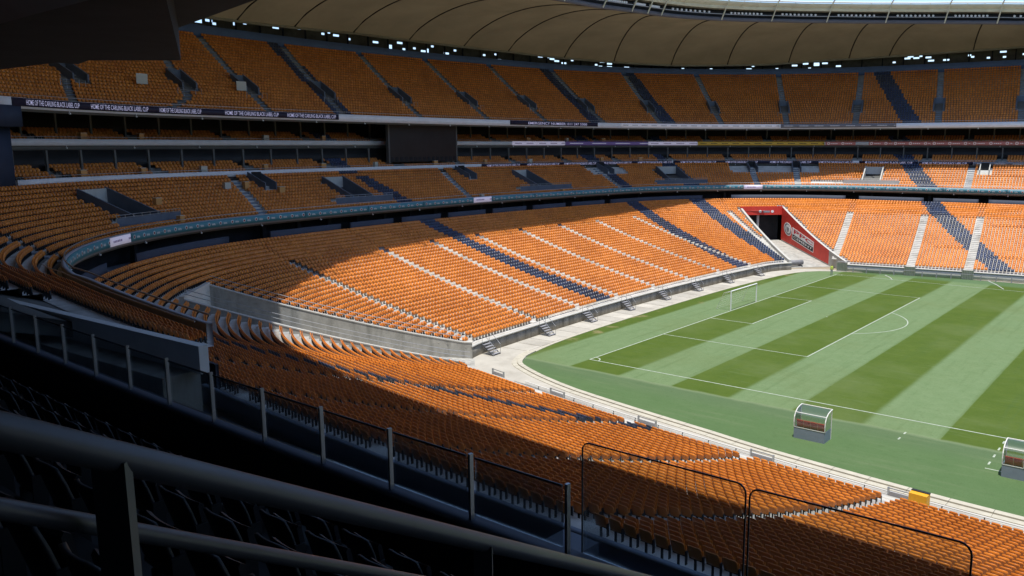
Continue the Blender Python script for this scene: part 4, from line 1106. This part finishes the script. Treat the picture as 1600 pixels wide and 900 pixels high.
def mass(name, sel, tmpl, material, parent=None):
    V, F = tmpl; n = len(sel); c, s_ = np.cos(A[sel, 3]), np.sin(A[sel, 3])
    jy = nrng.normal(0, 0.012, n); c, s_ = c - s_ * jy, s_ + c * jy
    X = c[:, None] * V[None, :, 0] - s_[:, None] * V[None, :, 1] + A[sel, 0][:, None]
    Y = s_[:, None] * V[None, :, 0] + c[:, None] * V[None, :, 1] + A[sel, 1][:, None]
    Z = np.broadcast_to(V[None, :, 2], X.shape) + A[sel, 2][:, None]
    W = np.stack([X, Y, Z], -1).reshape(-1, 3); FF = (F[None] + (np.arange(n) * len(V))[:, None, None]).reshape(-1, 3)
    o = quads(name, W, FF, material, parent)
    at = o.data.attributes.new('tone', 'FLOAT', 'POINT'); at.data.foreach_set('value', np.repeat(nrng.random(n), len(V)).astype(np.float32))
    return o
is_low = np.array([q[6] == 'low' for q in seats]); navy = A[:, 4] > 0.5
# the 300 seats that show largest are objects of their own
cand = np.nonzero(is_low & inside & ~navy & (pr[:, 0] > 905) & (pr[:, 0] < 1598) & (pr[:, 1] > 640) & (pr[:, 1] < 893))[0]
cand = cand[np.argsort(pr[cand, 2])][:300]
chosen = np.zeros(len(seats), bool); chosen[cand] = True
rest = inside & ~chosen
near_sel = rest & (pr[:, 2] < 62)
def stuff(name, label, cat, m_sel, material):
    o = mass(name, np.nonzero(m_sel & near_sel)[0], near_t, material)
    o2 = mass('far_rows', np.nonzero(m_sel & rest & ~near_sel)[0], mid_t, material, o)
    b = mass('brackets', np.nonzero(m_sel & rest & (pr[:, 2] < 95))[0], brk_t, 'bracket', o)
    for q in (o, o2, b): q['kind'] = 'stuff'
    return tag(o, label, cat, kind='stuff')
stuff('orange_seats', 'thousands of orange plastic seats in curving rows on every tier', 'seats', ~navy, 'orange_plastic')
stuff('navy_seats', 'navy plastic seats forming straight diagonal stripes across the orange stands', 'seats', navy, 'navy_plastic')
def one_mesh(name, VF, material):
    me = bpy.data.meshes.new(name); me.from_pydata([tuple(v) for v in VF[0]], [], [tuple(f) for f in VF[1]]); me.update(); me.materials.append(M[material])
    at = me.attributes.new('tone', 'FLOAT', 'POINT'); at.data.foreach_set('value', np.full(len(VF[0]), 0.5, np.float32)); return me
me_back = one_mesh('backrest', shell(6, 5), 'orange_plastic'); me_pan = one_mesh('seat_pan', pan(4), 'orange_plastic'); me_brk = one_mesh('bracket', bracket(), 'bracket')
me_back.polygons.foreach_set('use_smooth', np.ones(len(me_back.polygons), bool))
me_back_n = me_back.copy(); me_back_n.materials[0] = M['shaded_navy_plastic']; me_pan_n = me_pan.copy(); me_pan_n.materials[0] = M['shaded_navy_plastic']
ONES = 'zeroth first second third fourth fifth sixth seventh eighth ninth tenth eleventh twelfth thirteenth fourteenth fifteenth sixteenth seventeenth eighteenth nineteenth'.split()
def word(n):
    if n < 20: return ONES[n]
    return {20: 'twentieth', 30: 'thirtieth'}[n] if n % 10 == 0 else {2: 'twenty-', 3: 'thirty-'}[n // 10] + ONES[n % 10]
def ordinal(n): return '%d%s' % (n, 'th' if 10 <= n % 100 <= 20 else {1: 'st', 2: 'nd', 3: 'rd'}.get(n % 10, 'th'))
def make_seat(name, pos, yaw, label, group, mb_, mp_):
    e = empty(name, pos, yaw); tag(e, label, 'seat', group)
    for nm, me in (('backrest', mb_), ('seat_pan', mp_), ('bracket', me_brk)):
        o = bpy.data.objects.new(nm, me); col.objects.link(o); o.parent = e
    return e
for j in cand:
    x, y, z, yaw, nv, row, tier, s_a, idx, n = seats[j]
    # blocks are named by the aisle on their right in the picture: aisle at s = 18 ends at the yellow box
    if s_a < 0: where, k = 'right of the second aisle right of the yellow box', n - idx
    elif s_a < 5: where, k = 'right of the aisle right of the yellow box', n - idx
    elif s_a < 10: where, k = 'right of the yellow box aisle', n - idx
    elif s_a < 19: where, k = 'left of the yellow box aisle', idx + 1
    elif s_a < 28: where, k = 'left of the second aisle from the yellow box', idx + 1
    else: where, k = 'left of the third aisle from the yellow box', idx + 1
    make_seat('stadium_seat', (x, y, z), yaw, 'orange seat, %s row behind the wall, %s %s' % (word(row + 1), word(k), where), 'orange seats of the lower tier', me_back, me_pan)

# ------------------------------------------------------------------ balcony the picture is taken from
bal = tag(empty('near_balcony'), 'dark concrete balcony below the steel handrail, deep in shade', 'stand')
s_bal = s_span(-16, 61.5, 0.6)
zb = lambda i: BAL_Z + RBAL * i
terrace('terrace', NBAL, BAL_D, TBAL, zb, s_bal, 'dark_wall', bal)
loft('front_upstand', [(BAL_D - 0.35, 15.2), (BAL_D - 0.35, 16.45), (BAL_D - 0.02, 16.45), (BAL_D - 0.02, 15.2)], s_bal, 'navy_band', bal)
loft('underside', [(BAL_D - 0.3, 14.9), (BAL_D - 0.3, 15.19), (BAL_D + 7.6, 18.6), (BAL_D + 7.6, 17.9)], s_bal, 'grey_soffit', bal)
loft('lower_wall', [(41.0, 9.2), (41.0, 14.9), (41.5, 14.9), (41.5, 9.2)], s_bal, 'vomitory_blue', bal)
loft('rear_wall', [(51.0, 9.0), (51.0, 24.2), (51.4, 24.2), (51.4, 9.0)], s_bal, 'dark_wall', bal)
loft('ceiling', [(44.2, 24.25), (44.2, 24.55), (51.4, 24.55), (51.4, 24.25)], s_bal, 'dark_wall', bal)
# walkway behind the lower tier, with its wall and rails
walk = tag(empty('walkway_wall'), 'low grey-blue wall with dark rails behind the shaded top rows', 'wall')
loft('low_wall', [(30.2, zl(35)), (30.2, zl(35) + 0.85), (30.45, zl(35) + 0.85), (30.45, zl(35))], s_span(-12, 36.5, 0.8), 'vomitory_blue', walk)
for dd, zz in ((33.5, 0.6), (33.5, 1.0)):
    MB().tube([tuple(p) for p in ring_p(s_span(-12, 36, 1.5), np.full(len(s_span(-12, 36, 1.5)), dd), np.full(len(s_span(-12, 36, 1.5)), zl(35) + zz))], 0.035, 6).build('rail', 'dark_steel', walk)
for s in np.arange(-10, 36, 1.9):
    MB().tube([(0, 0, 0), (0, 0, 1.0)], 0.03, 6, frame(s, 33.5, zl(35))).build('rail_post', 'dark_steel', walk)
MB().box((0, 0, 0.5), (1.2, 1.2, 1.0), frame(16.6, 31.4, zl(35))).build('service_box', 'vomitory_blue', walk)
# glass balustrade on the front edge of the balcony
bl = tag(empty('glass_balustrade'), 'clear glass balustrade panels on steel posts along the dark balcony edge', 'balustrade')
post_px = [(60, 518.6), (95, 534), (133, 555), (180, 575), (230, 599), (292, 632), (367, 664), (459, 708), (575, 755), (714, 822), (886, 905)]
ss = np.linspace(-14, 60, 4000); zz = 16.46
Q = project(ring_p(ss, np.full(4000, BAL_D - 0.2), np.full(4000, zz)))
post_s = [float(ss[np.abs(np.where(Q[:, 2] > 1, Q[:, 0], 1e9) - x).argmin()]) for x, y in post_px]
step = (post_s[0] - post_s[-1]) / (len(post_s) - 1)
post_s = [post_s[-1] + step * k for k in range(len(post_s) + 12)]
for k, s in enumerate(post_s):
    f = frame(s, BAL_D - 0.2, zz); MB().box((0, 0, 0.38), (0.035, 0.055, 0.80), f).build('post', 'steel', bl)
    if k:
        a, b = post_s[k - 1] + 0.06, s - 0.06
        p = [ring_p(np.array(q), np.array(BAL_D - 0.2), h) for q, h in ((a, zz + 0.06), (b, zz + 0.06), (b, zz + 0.74), (a, zz + 0.74))]
        v = inward(s) * 0.012
        pane = MB().prism([tuple(x) for x in p], (v[0], v[1], 0)).build('glass_pane', 'balustrade_glass', bl)
        MB().tube([tuple(p[3]), tuple(p[2])], 0.014, 6).build('pane_edge', 'dark_steel', pane)
# two tall screens with rounded top corners, further right
def tall_screen(px):
    # px: left x, right x, top left y, top right y
    P = []
    for x, y in px:
        n3 = np.append(inward(6.0), 0); P.append(on_plane(x, y, ring_p(np.array(6.0), np.array(BAL_D - 0.25), 0), n3))
    tl, tr = P; u = tr - tl; w = np.linalg.norm(u[:2]); u = u / w
    zbot = 16.46; r = 0.09
    pts = []
    def pt(a, z): return tuple(tl[:2] + u[:2] * a) + (z,)
    ztop = lambda a: tl[2] + u[2] * a
    pts.append(pt(0, zbot)); pts.append(pt(0, ztop(0) - r))
    for k in range(1, 5): an = PI / 2 * k / 4; pts.append(pt(r - r * math.cos(an), ztop(0) - r + r * math.sin(an)))
    for k in range(0, 5): an = PI / 2 * k / 4; pts.append(pt(w - r + r * math.sin(an), ztop(w) - r + r * math.cos(an)))
    pts.append(pt(w, zbot))
    v = inward(6.0) * 0.015
    pane = MB().prism(pts, (v[0], v[1], 0)).build('glass_pane', 'balustrade_glass', bl)
    MB().tube(pts, 0.009, 6).build('pane_edge', 'dark_steel', pane)
tall_screen(((910, 690), (1166, 758)))
tall_screen(((1172, 762), (1520, 852)))
# steel handrail in front of the camera
hr = tag(empty('handrail'), 'thick steel handrail with a lower rail sloping across the dark foreground', 'handrail')
pa, pb = at_depth(0, 672, 1.35), at_depth(800, 858, 3.0)
dr_ = (pb - pa)
MB().tube([tuple(pa - dr_ * 0.5), tuple(pa), tuple(pb), tuple(pb + dr_ * 1.6)], 0.030, 20).build('top_rail', 'handrail_steel', hr, True)
la, lb = at_depth(0, 795, 1.42), at_depth(640, 905, 2.75)
MB().tube([tuple(la - (lb - la) * 0.5), tuple(la), tuple(lb), tuple(lb + (lb - la) * 0.5)], 0.019, 16).build('lower_rail', 'handrail_steel', hr, True)
for px, D in ((172, 1.62), (755, 2.88)):
    k = (px / 800.0)
    tt = np.linspace(0, 1, 400); L_ = pa[None] + dr_[None] * tt[:, None]; i = np.abs(project(L_)[:, 0] - px).argmin(); p = L_[i]
    MB().box((0, 0, 0), (0.062, 0.026, 1.5), Matrix.Translation(Vector((p[0], p[1], p[2] - 0.76))) @ Matrix.Rotation(YAW - PI / 2, 4, 'Z')).build('post', 'handrail_steel', hr)
# navy seats on the balcony
fr = []
for i in range(1, 6):
    d = BAL_D + TBAL * (i + 0.72)
    for s in np.arange(4.2, 40, 0.58):
        p = ring_p(np.array(s), np.array(d), zb(i)); q = project(np.array(p) + [0, 0, 0.7])
        if q[2] > 0.8 and -60 < q[0] < 900 and 500 < q[1] < 1050:
            n_ = inward(s); fr.append((q[2], i, s, p, math.atan2(n_[1], n_[0]) - PI / 2))
for k, (_, i, s, p, yaw) in enumerate(sorted(fr)[:60]):
    make_seat('balcony_seat', tuple(p), yaw, 'dark navy seat, %s balcony row from the glass, %s from the frame edge' % (word(i + 1), word(1 + sum(1 for q in fr if q[1] == i and q[2] > s))), 'navy balcony seats', me_back_n, me_pan_n)
# deck of this side's upper stand, whose dark edge comes in at the top corner
deck = tag(empty('near_upper_deck'), 'dark underside of the near upper stand in the top corner', 'stand')
la0, la1 = at_depth(285, 44, 35.3), at_depth(400, 3, 28.8)
lv = (la1 - la0)[:2] / np.linalg.norm((la1 - la0)[:2])
q0_, q1_ = la0[:2] - lv * 22, la1[:2] + lv * 45
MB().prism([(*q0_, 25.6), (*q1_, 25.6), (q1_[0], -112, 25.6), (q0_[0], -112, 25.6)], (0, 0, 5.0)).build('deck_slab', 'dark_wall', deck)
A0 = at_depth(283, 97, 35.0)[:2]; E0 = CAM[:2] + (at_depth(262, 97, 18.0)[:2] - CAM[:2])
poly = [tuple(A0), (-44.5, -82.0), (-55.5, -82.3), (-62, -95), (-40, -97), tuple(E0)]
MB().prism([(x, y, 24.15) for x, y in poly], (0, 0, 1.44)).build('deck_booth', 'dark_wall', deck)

# ------------------------------------------------------------------ pitch-side things
mat('goal_white', (0.85, 0.86, 0.85), 0.4)
def goal():
    g = tag(empty('football_goal', (-52.5, 0, 0.012)), 'white football goal with net at the far goal line', 'goal')
    for sy in (-1, 1): MB().tube([(0, sy * 3.72, 0), (0, sy * 3.72, 2.50)], 0.075, 10).build('post', 'goal_white', g)
    MB().tube([(0, -3.78, 2.50), (0, 3.78, 2.50)], 0.075, 10).build('crossbar', 'goal_white', g)
    mb = MB()
    for sy in (-1, 1): mb.tube([(0, sy * 3.7, 2.48), (-1.0, sy * 3.7, 2.2), (-2.0, sy * 3.7, 0.03)], 0.03, 6)
    mb.build('net_frame', 'white_paint', g)
    mb = MB(); w = 0.0045
    prof = [(0, 2.48), (-1.0, 2.2), (-1.5, 1.2), (-2.0, 0.03)]
    for y in np.linspace(-3.66, 3.66, 26): mb.tube([(x, y, z) for x, z in prof], w, 3, caps=False)
    for t in np.linspace(0, 3, 11):
        k = min(2, int(t)); f_ = t - k; x = prof[k][0] + (prof[k + 1][0] - prof[k][0]) * f_; z = prof[k][1] + (prof[k + 1][1] - prof[k][1]) * f_
        mb.tube([(x, -3.66, z), (x, 3.66, z)], w, 3, caps=False)
        for sy in (-1, 1): mb.tube([(0, sy * 3.66, z), (x, sy * 3.66, z)], w, 3, caps=False)
    mb.build('net', 'white_paint', g)
goal()
def dugout(x0, x1, y_back, label):
    w = x1 - x0; o = tag(empty('dugout', ((x0 + x1) / 2, y_back, 0.012)), label, 'dugout', 'dugouts on the touchline')
    dpt = 1.25
    for c, s_ in (((0, 0.02, 0.40), (w, 0.04, 0.80)), ((-w / 2 + 0.02, dpt / 2 + 0.045, 0.40), (0.04, dpt, 0.80)), ((w / 2 - 0.02, dpt / 2 + 0.045, 0.40), (0.04, dpt, 0.80))):
        MB().box(c, s_).build('base_panel', 'dugout_panel', o)
    MB().box((0, 0.02, 0.82), (w + 0.05, 0.07, 0.035)).build('sill', 'truss_white', o)
    prof = [(0.0, 0.84), (-0.02, 1.2), (0.04, 1.55), (0.22, 1.85), (0.55, 2.05), (1.0, 2.14), (1.35, 2.16)]
    cl = MB(); V = []; 
    for y, z in prof: V += [(-w / 2, y, z), (w / 2, y, z)]
    cl.add(V, [(2 * i, 2 * i + 1, 2 * i + 3, 2 * i + 2) for i in range(len(prof) - 1)]); cl.build('clear_canopy', 'canopy_glass', o, True)
    nr = max(2, int(round(w / 1.2)) + 1)
    for x in (np.linspace(-w / 2, w / 2, nr) if w > 3 else (-w / 2, w / 2)):
        MB().tube([(x, y, z) for y, z in prof], 0.035, 8).build('rib', 'truss_white', o)
    for y, z in (prof[3], prof[-1]): MB().tube([(-w / 2, y, z), (w / 2, y, z)], 0.03, 8).build('crossbar', 'truss_white', o)
    for sx in (-1, 1):
        MB().prism([(sx * w / 2, 0.03, 0.82), (sx * w / 2, dpt + 0.02, 0.82), (sx * w / 2, dpt - 0.1, 2.1), (sx * w / 2, 0.55, 2.02), (sx * w / 2, 0.06, 1.5)], (-sx * 0.008, 0, 0)).build('side_pane', 'canopy_glass', o)
        MB().tube([(sx * w / 2, dpt, 0.0), (sx * w / 2, dpt, 2.12)], 0.03, 8).build('front_post', 'truss_white', o)
    ns = int((w - 0.1) / 0.5)
    for k in range(ns):
        x = -w / 2 + 0.1 + (w - 0.2) * (k + 0.5) / ns
        mb = MB(); mb.box((x, 0.58, 0.62), (0.46, 0.44, 0.10)); mb.add([(x - 0.24, 0.30, 0.62), (x + 0.24, 0.30, 0.62), (x + 0.235, 0.18, 1.30), (x - 0.235, 0.18, 1.30), (x - 0.24, 0.37, 0.62), (x + 0.24, 0.37, 0.62), (x + 0.235, 0.25, 1.33), (x - 0.235, 0.25, 1.33)], [(0, 1, 2, 3), (7, 6, 5, 4), (0, 4, 5, 1), (1, 5, 6, 2), (2, 6, 7, 3), (3, 7, 4, 0)])
        mb.build('bench_seat', 'red_seat', o)
    MB().box((0, 0.55, 0.46), (w - 0.12, 0.5, 0.22)).build('bench_base', 'dugout_panel', o)
dugout(-28.0, -25.75, -43.0, 'small grey dugout with clear curved canopy and red seats, standing alone')
dugout(-14.75, -8.6, -41.9, 'wide grey dugout with clear canopy and red seats beside dashed white lines')

def person(x, y, yaw):
    o = tag(empty('person', (x, y, 0.012), yaw), 'person in a yellow-green vest and pale trousers standing near the red tunnel', 'person')
    Vs = [((0, 0, 0.95), .15), ((0, 0, 1.15), .145), ((0, 0, 1.38), .155), ((0, 0.0, 1.50), .06), ((0, 0.015, 1.60), .085), ((0, 0.02, 1.70), .09),
          ((.18, 0, 1.43), .07), ((.25, 0.02, 1.18), .05), ((.27, .08, .94), .04), ((.275, .10, .86), .045), ((-.18, 0, 1.43), .07), ((-.25, .02, 1.18), .05), ((-.26, .08, .94), .04), ((-.265, .10, .86), .045),
          ((.10, 0, .86), .11), ((.11, .02, .48), .075), ((.115, -.02, .08), .05), ((.12, .12, .04), .045), ((-.10, 0, .86), .11), ((-.12, .02, .48), .075), ((-.13, -.02, .08), .05), ((-.135, .12, .04), .045)]
    E = [(0, 1), (1, 2), (2, 3), (3, 4), (4, 5), (2, 6), (6, 7), (7, 8), (8, 9), (2, 10), (10, 11), (11, 12), (12, 13), (0, 14), (14, 15), (15, 16), (16, 17), (0, 18), (18, 19), (19, 20), (20, 21)]
    me = bpy.data.meshes.new('body'); me.from_pydata([v for v, r in Vs], E, []); me.update()
    b = link('body', me, 'trousers', o)
    md = b.modifiers.new('skin', 'SKIN'); b.modifiers.new('sub', 'SUBSURF').render_levels = 1
    for sv, (v, r) in zip(me.skin_vertices[0].data, Vs): sv.radius = (r, r)
    me.skin_vertices[0].data[0].use_root = True
    dg = bpy.context.evaluated_depsgraph_get(); m2 = bpy.data.meshes.new_from_object(b.evaluated_get(dg)); b.modifiers.clear(); b.data = m2
    m2.materials.clear()
    for k in ('trousers', 'hi_vis', 'skin', 'hair_dark'): m2.materials.append(M[k])
    for p_ in m2.polygons:
        c = p_.center; i = 0
        if c.z > 0.92: i = 1
        if abs(c.x) > .20 and c.z < 1.12: i = 2
        if c.z > 1.49: i = 2
        if c.z > 1.72 or (c.z > 1.60 and c.y < 0.0): i = 3
        if c.z < 0.09: i = 3
        p_.material_index = i; p_.use_smooth = True
pp = at_z(1299, 430, 0); person(pp[0], pp[1], -2.2)

# pitch-side steel stairs up to the aisles of the end stand
LBL = {66.6: 'at the rounded wall corner beside the near ramp', 77.6: 'second from the near ramp', 86.3: 'third from the near ramp', 95.0: 'fourth from the near ramp, below navy seats', 104.0: 'fifth from the near ramp', 112.8: 'sixth from the near ramp', 121.8: 'seventh from the near ramp', 131.3: 'eighth from the near ramp, nearest the red tunnel'}
for s, l in LBL.items():
    f = frame(s if s != 66.6 else 67.6, -0.1, 0.0); o = tag(empty('steel_stair'), 'short steel stair against the front wall, ' + l, 'stair', 'steel stairs on the end wall')
    for k in range(5): MB().box((0, 0.28 + 0.27 * k, 0.98 - 0.21 * k), (1.15, 0.26, 0.05), f).build('tread', 'fascia_grey', o)
    for sx in (-0.58, 0.58):
        MB().prism([(sx, 0.1, 1.0), (sx, 0.2, 1.0), (sx, 1.55, 0.0), (sx, 1.4, 0.0)], (0.03, 0, 0), f).build('stringer', 'dark_steel', o)
        MB().tube([(sx, 0.12, 0.9), (sx, 0.12, 1.95), (sx, 0.7, 1.75), (sx, 1.5, 1.0), (sx, 1.5, 0.0)], 0.025, 6, f).build('rail', 'steel', o)
# gates at the aisles of the long sides
for s, l in ((159.6, 'under the first aisle right of the red tunnel'), (168.0, 'under the aisle crossed by the navy stripe'), (149.2, 'beside the red tunnel mouth'), (9.1, 'near the frame corner'), (18.0, 'beside the yellow box'), (26.8, 'second from the yellow box'), (36.1, 'third from the yellow box'), (45.5, 'fourth from the yellow box'), (53.3, 'closest to the near ramp')):
    far = s > 60
    f = frame(s, -0.1, 0.0); o = tag(empty('steel_gate'), 'grey steel gate in the pitchside wall %s' % l, 'gate', 'gates in the pitchside wall')
    MB().box((0, 0.10, 0.75), (1.5, 0.06, 1.45), f).build('gate_panel', 'steel' if far else 'fascia_grey', o)
    for sx in (-0.8, 0.8): MB().box((sx, 0.1, 0.85), (0.09, 0.12, 1.7), f).build('post', 'steel', o)
    MB().tube([(-0.8, 0.1, 1.66), (0.8, 0.1, 1.66)], 0.03, 6, f).build('top_bar', 'steel', o)
    mb = MB()
    for x in np.linspace(-0.6, 0.6, 6): mb.tube([(x, 0.15, 0.1), (x, 0.15, 1.4)], 0.015, 5, f)
    mb.build('bars', 'dark_steel', o)
# barrier rail along the front of this side's wall
strip_s = s_span(1, 54.5, 0.8)
tag(loft('shaded_paving_strip', [(-2.9, 0.002), (-2.9, 0.008), (-0.6, 0.008), (-0.6, 0.002)], strip_s, 'concrete_wall'), kind='structure')  # grey paving with the gap's shadow put in, as one darker strip
br = tag(empty('barrier_rail'), 'low grey pipe barrier running along the near pitchside wall', 'barrier')
sb_ = s_span(2, 51, 1.6)
for z in (0.5, 0.82, 1.0): MB().tube([tuple(p) for p in ring_p(sb_, np.full(len(sb_), -1.35), np.full(len(sb_), z))], 0.045, 6).build('rail', 'white_paint' if z > 0.8 else 'dark_steel', br)
for s in np.arange(3, 51, 2.2):
    f = frame(s, -1.35, 0); MB().tube([(0, 0, 0), (0, 0, 1.0)], 0.035, 6, f).build('post', 'dark_steel', br)
    MB().tube([(0, 0, 0.9), (0, -0.6, 0.0)], 0.025, 5, f).build('brace', 'dark_steel', br)
loft('inner_wall', [(-0.55, 0.0), (-0.55, 0.72), (-0.16, 0.72), (-0.16, 0.0)], s_span(2, 52, 1.2), 'concrete_pale', low)
# posts along the far wall
for s in np.arange(151, 188, 2.1):
    if min(abs(s - 159.6), abs(s - 168.0)) < 1.2: continue
    f = frame(s, -0.55, 0); MB().box((0, 0, 0.45), (0.14, 0.14, 0.9), f).build('wall_post', 'fascia_grey', low)
MB().tube([tuple(p) for p in ring_p(s_span(150, 190, 1.5), np.full(len(s_span(150, 190, 1.5)), -0.55), np.full(len(s_span(150, 190, 1.5)), 0.88))], 0.03, 6).build('wall_rail', 'fascia_grey', low)
# yellow steward's box by the gate
f = frame(17.0, 0.05, 1.26); yb = tag(empty('yellow_box'), 'yellow box standing on the pitchside wall beside a gate', 'box')
MB().box((0, -0.1, 0.36), (0.95, 0.6, 0.70), f).build('body', 'yellow_box', yb); MB().box((0, 0.12, 0.73), (0.98, 0.22, 0.05), f).build('lid', 'bracket', yb)
# rolled cover on a trolley at the foot of the far tunnel
pc = at_z(1238, 417, 0.0); rc = tag(empty('rolled_cover', (pc[0], pc[1], 0.0), 0.9), 'grey rolled ground cover on a trolley at the red tunnel mouth', 'trolley')
MB().tube([(-1.9, 0, 0.75), (1.9, 0, 0.75)], 0.42, 14).build('roll', 'cover_grey', rc, True)
mb = MB()
for x in (-1.5, 1.5): mb.box((x, 0, 0.30), (0.12, 1.1, 0.10)); mb.tube([(x, -0.5, 0.16), (x + 0.12, -0.5, 0.16)], 0.16, 10); mb.tube([(x, 0.5, 0.16), (x + 0.12, 0.5, 0.16)], 0.16, 10)
mb.box((0, 0, 0.32), (3.2, 0.1, 0.08)); mb.build('chassis', 'dark_steel', rc)
# hoses left on the far grass
for (x0, y0), (x1, y1), l in (((1542, 438), (1568, 452), 'longer'), ((1383, 430), (1394, 437), 'shorter')):
    a, b = at_z(x0, y0, 0.04), at_z(x1, y1, 0.04)
    tag(MB().tube([tuple(a), tuple((a + b) / 2 + [0.2, 0, 0]), tuple(b)], 0.05, 6).build('hose', 'white_paint'), 'pale hose lying on the far grass, the %s of two' % l, 'hose', 'hoses on the far grass')
# bibs and small placards on the railings of the tiers
for (x, y), d, z, m, l in (((377, 115), DU + TU * 7, None, 'sign_cream', 'cream placard beside a stair in the upper tier'), ((221, 106), DU + TU * 7, None, 'sign_cream', 'cream placard below the dark overhead box in the upper tier')):
    ss = np.linspace(58, 190, 5000); Qp = project(ring_p(ss, np.full(5000, d), np.full(5000, zu(7)))); s = float(ss[np.abs(Qp[:, 0] - x).argmin()])
    o = tag(empty('placard'), l, 'sign'); MB().box((0, 0.1, 0.95), (1.5, 0.05, 1.2), frame(s, d, zu(7))).build('panel', m, o); MB().box((0, 0.04, 0.5), (0.08, 0.05, 1.0), frame(s, d, zu(7))).build('stake', 'steel', o)

# tan boxes standing at the heads of the balcony stairs and on the second tier
TANS = [('t4', x, 'upper suite balcony') for x in (130, 220, 415, 505)] + [('t3', x, 'lower suite balcony') for x in (130, 223, 318, 415, 505, 587, 680, 758, 828, 940, 1000)] + [('t4', x, 'upper suite balcony') for x in (825, 885, 942)] + [('b2', x, 'second tier') for x in (247, 355, 385, 283, 440, 753, 880)]
ROWS2 = {247: 6, 355: 9, 385: 9, 283: 1, 440: 7, 753: 0, 880: 0}
count = {}
for tier, x, txt in sorted(TANS, key=lambda q: (q[0], q[1])):
    if tier == 't3': d, z = D3 + 0.3, Z3
    elif tier == 't4': d, z = D4 + 0.3, Z4
    else: d, z = D2 + T2 * (ROWS2[x] + 0.4), z2(ROWS2[x])
    ss = np.linspace(62.8 if tier != 'b2' else 56, 190, 6000); Qp = project(ring_p(ss, np.full(6000, d), np.full(6000, z))); sx_ = float(ss[np.abs(Qp[:, 0] - x).argmin()])
    count[tier] = count.get(tier, 0) + 1
    o = tag(empty('vending_box'), 'tan box on the %s, %s from its shaded end' % (txt, word(count[tier])), 'box', 'tan boxes on the balconies')
    f = frame(sx_, d, z); wd = 0.62 + 0.2 * (count[tier] % 2)
    MB().box((0, 0, 0.55), (wd, 0.5, 1.05), f).build('body', 'sign_orange' if count[tier] % 3 else 'sign_cream', o); MB().box((0, 0.0, 1.10), (wd + 0.05, 0.54, 0.05), f).build('lid', 'sign_cream', o)
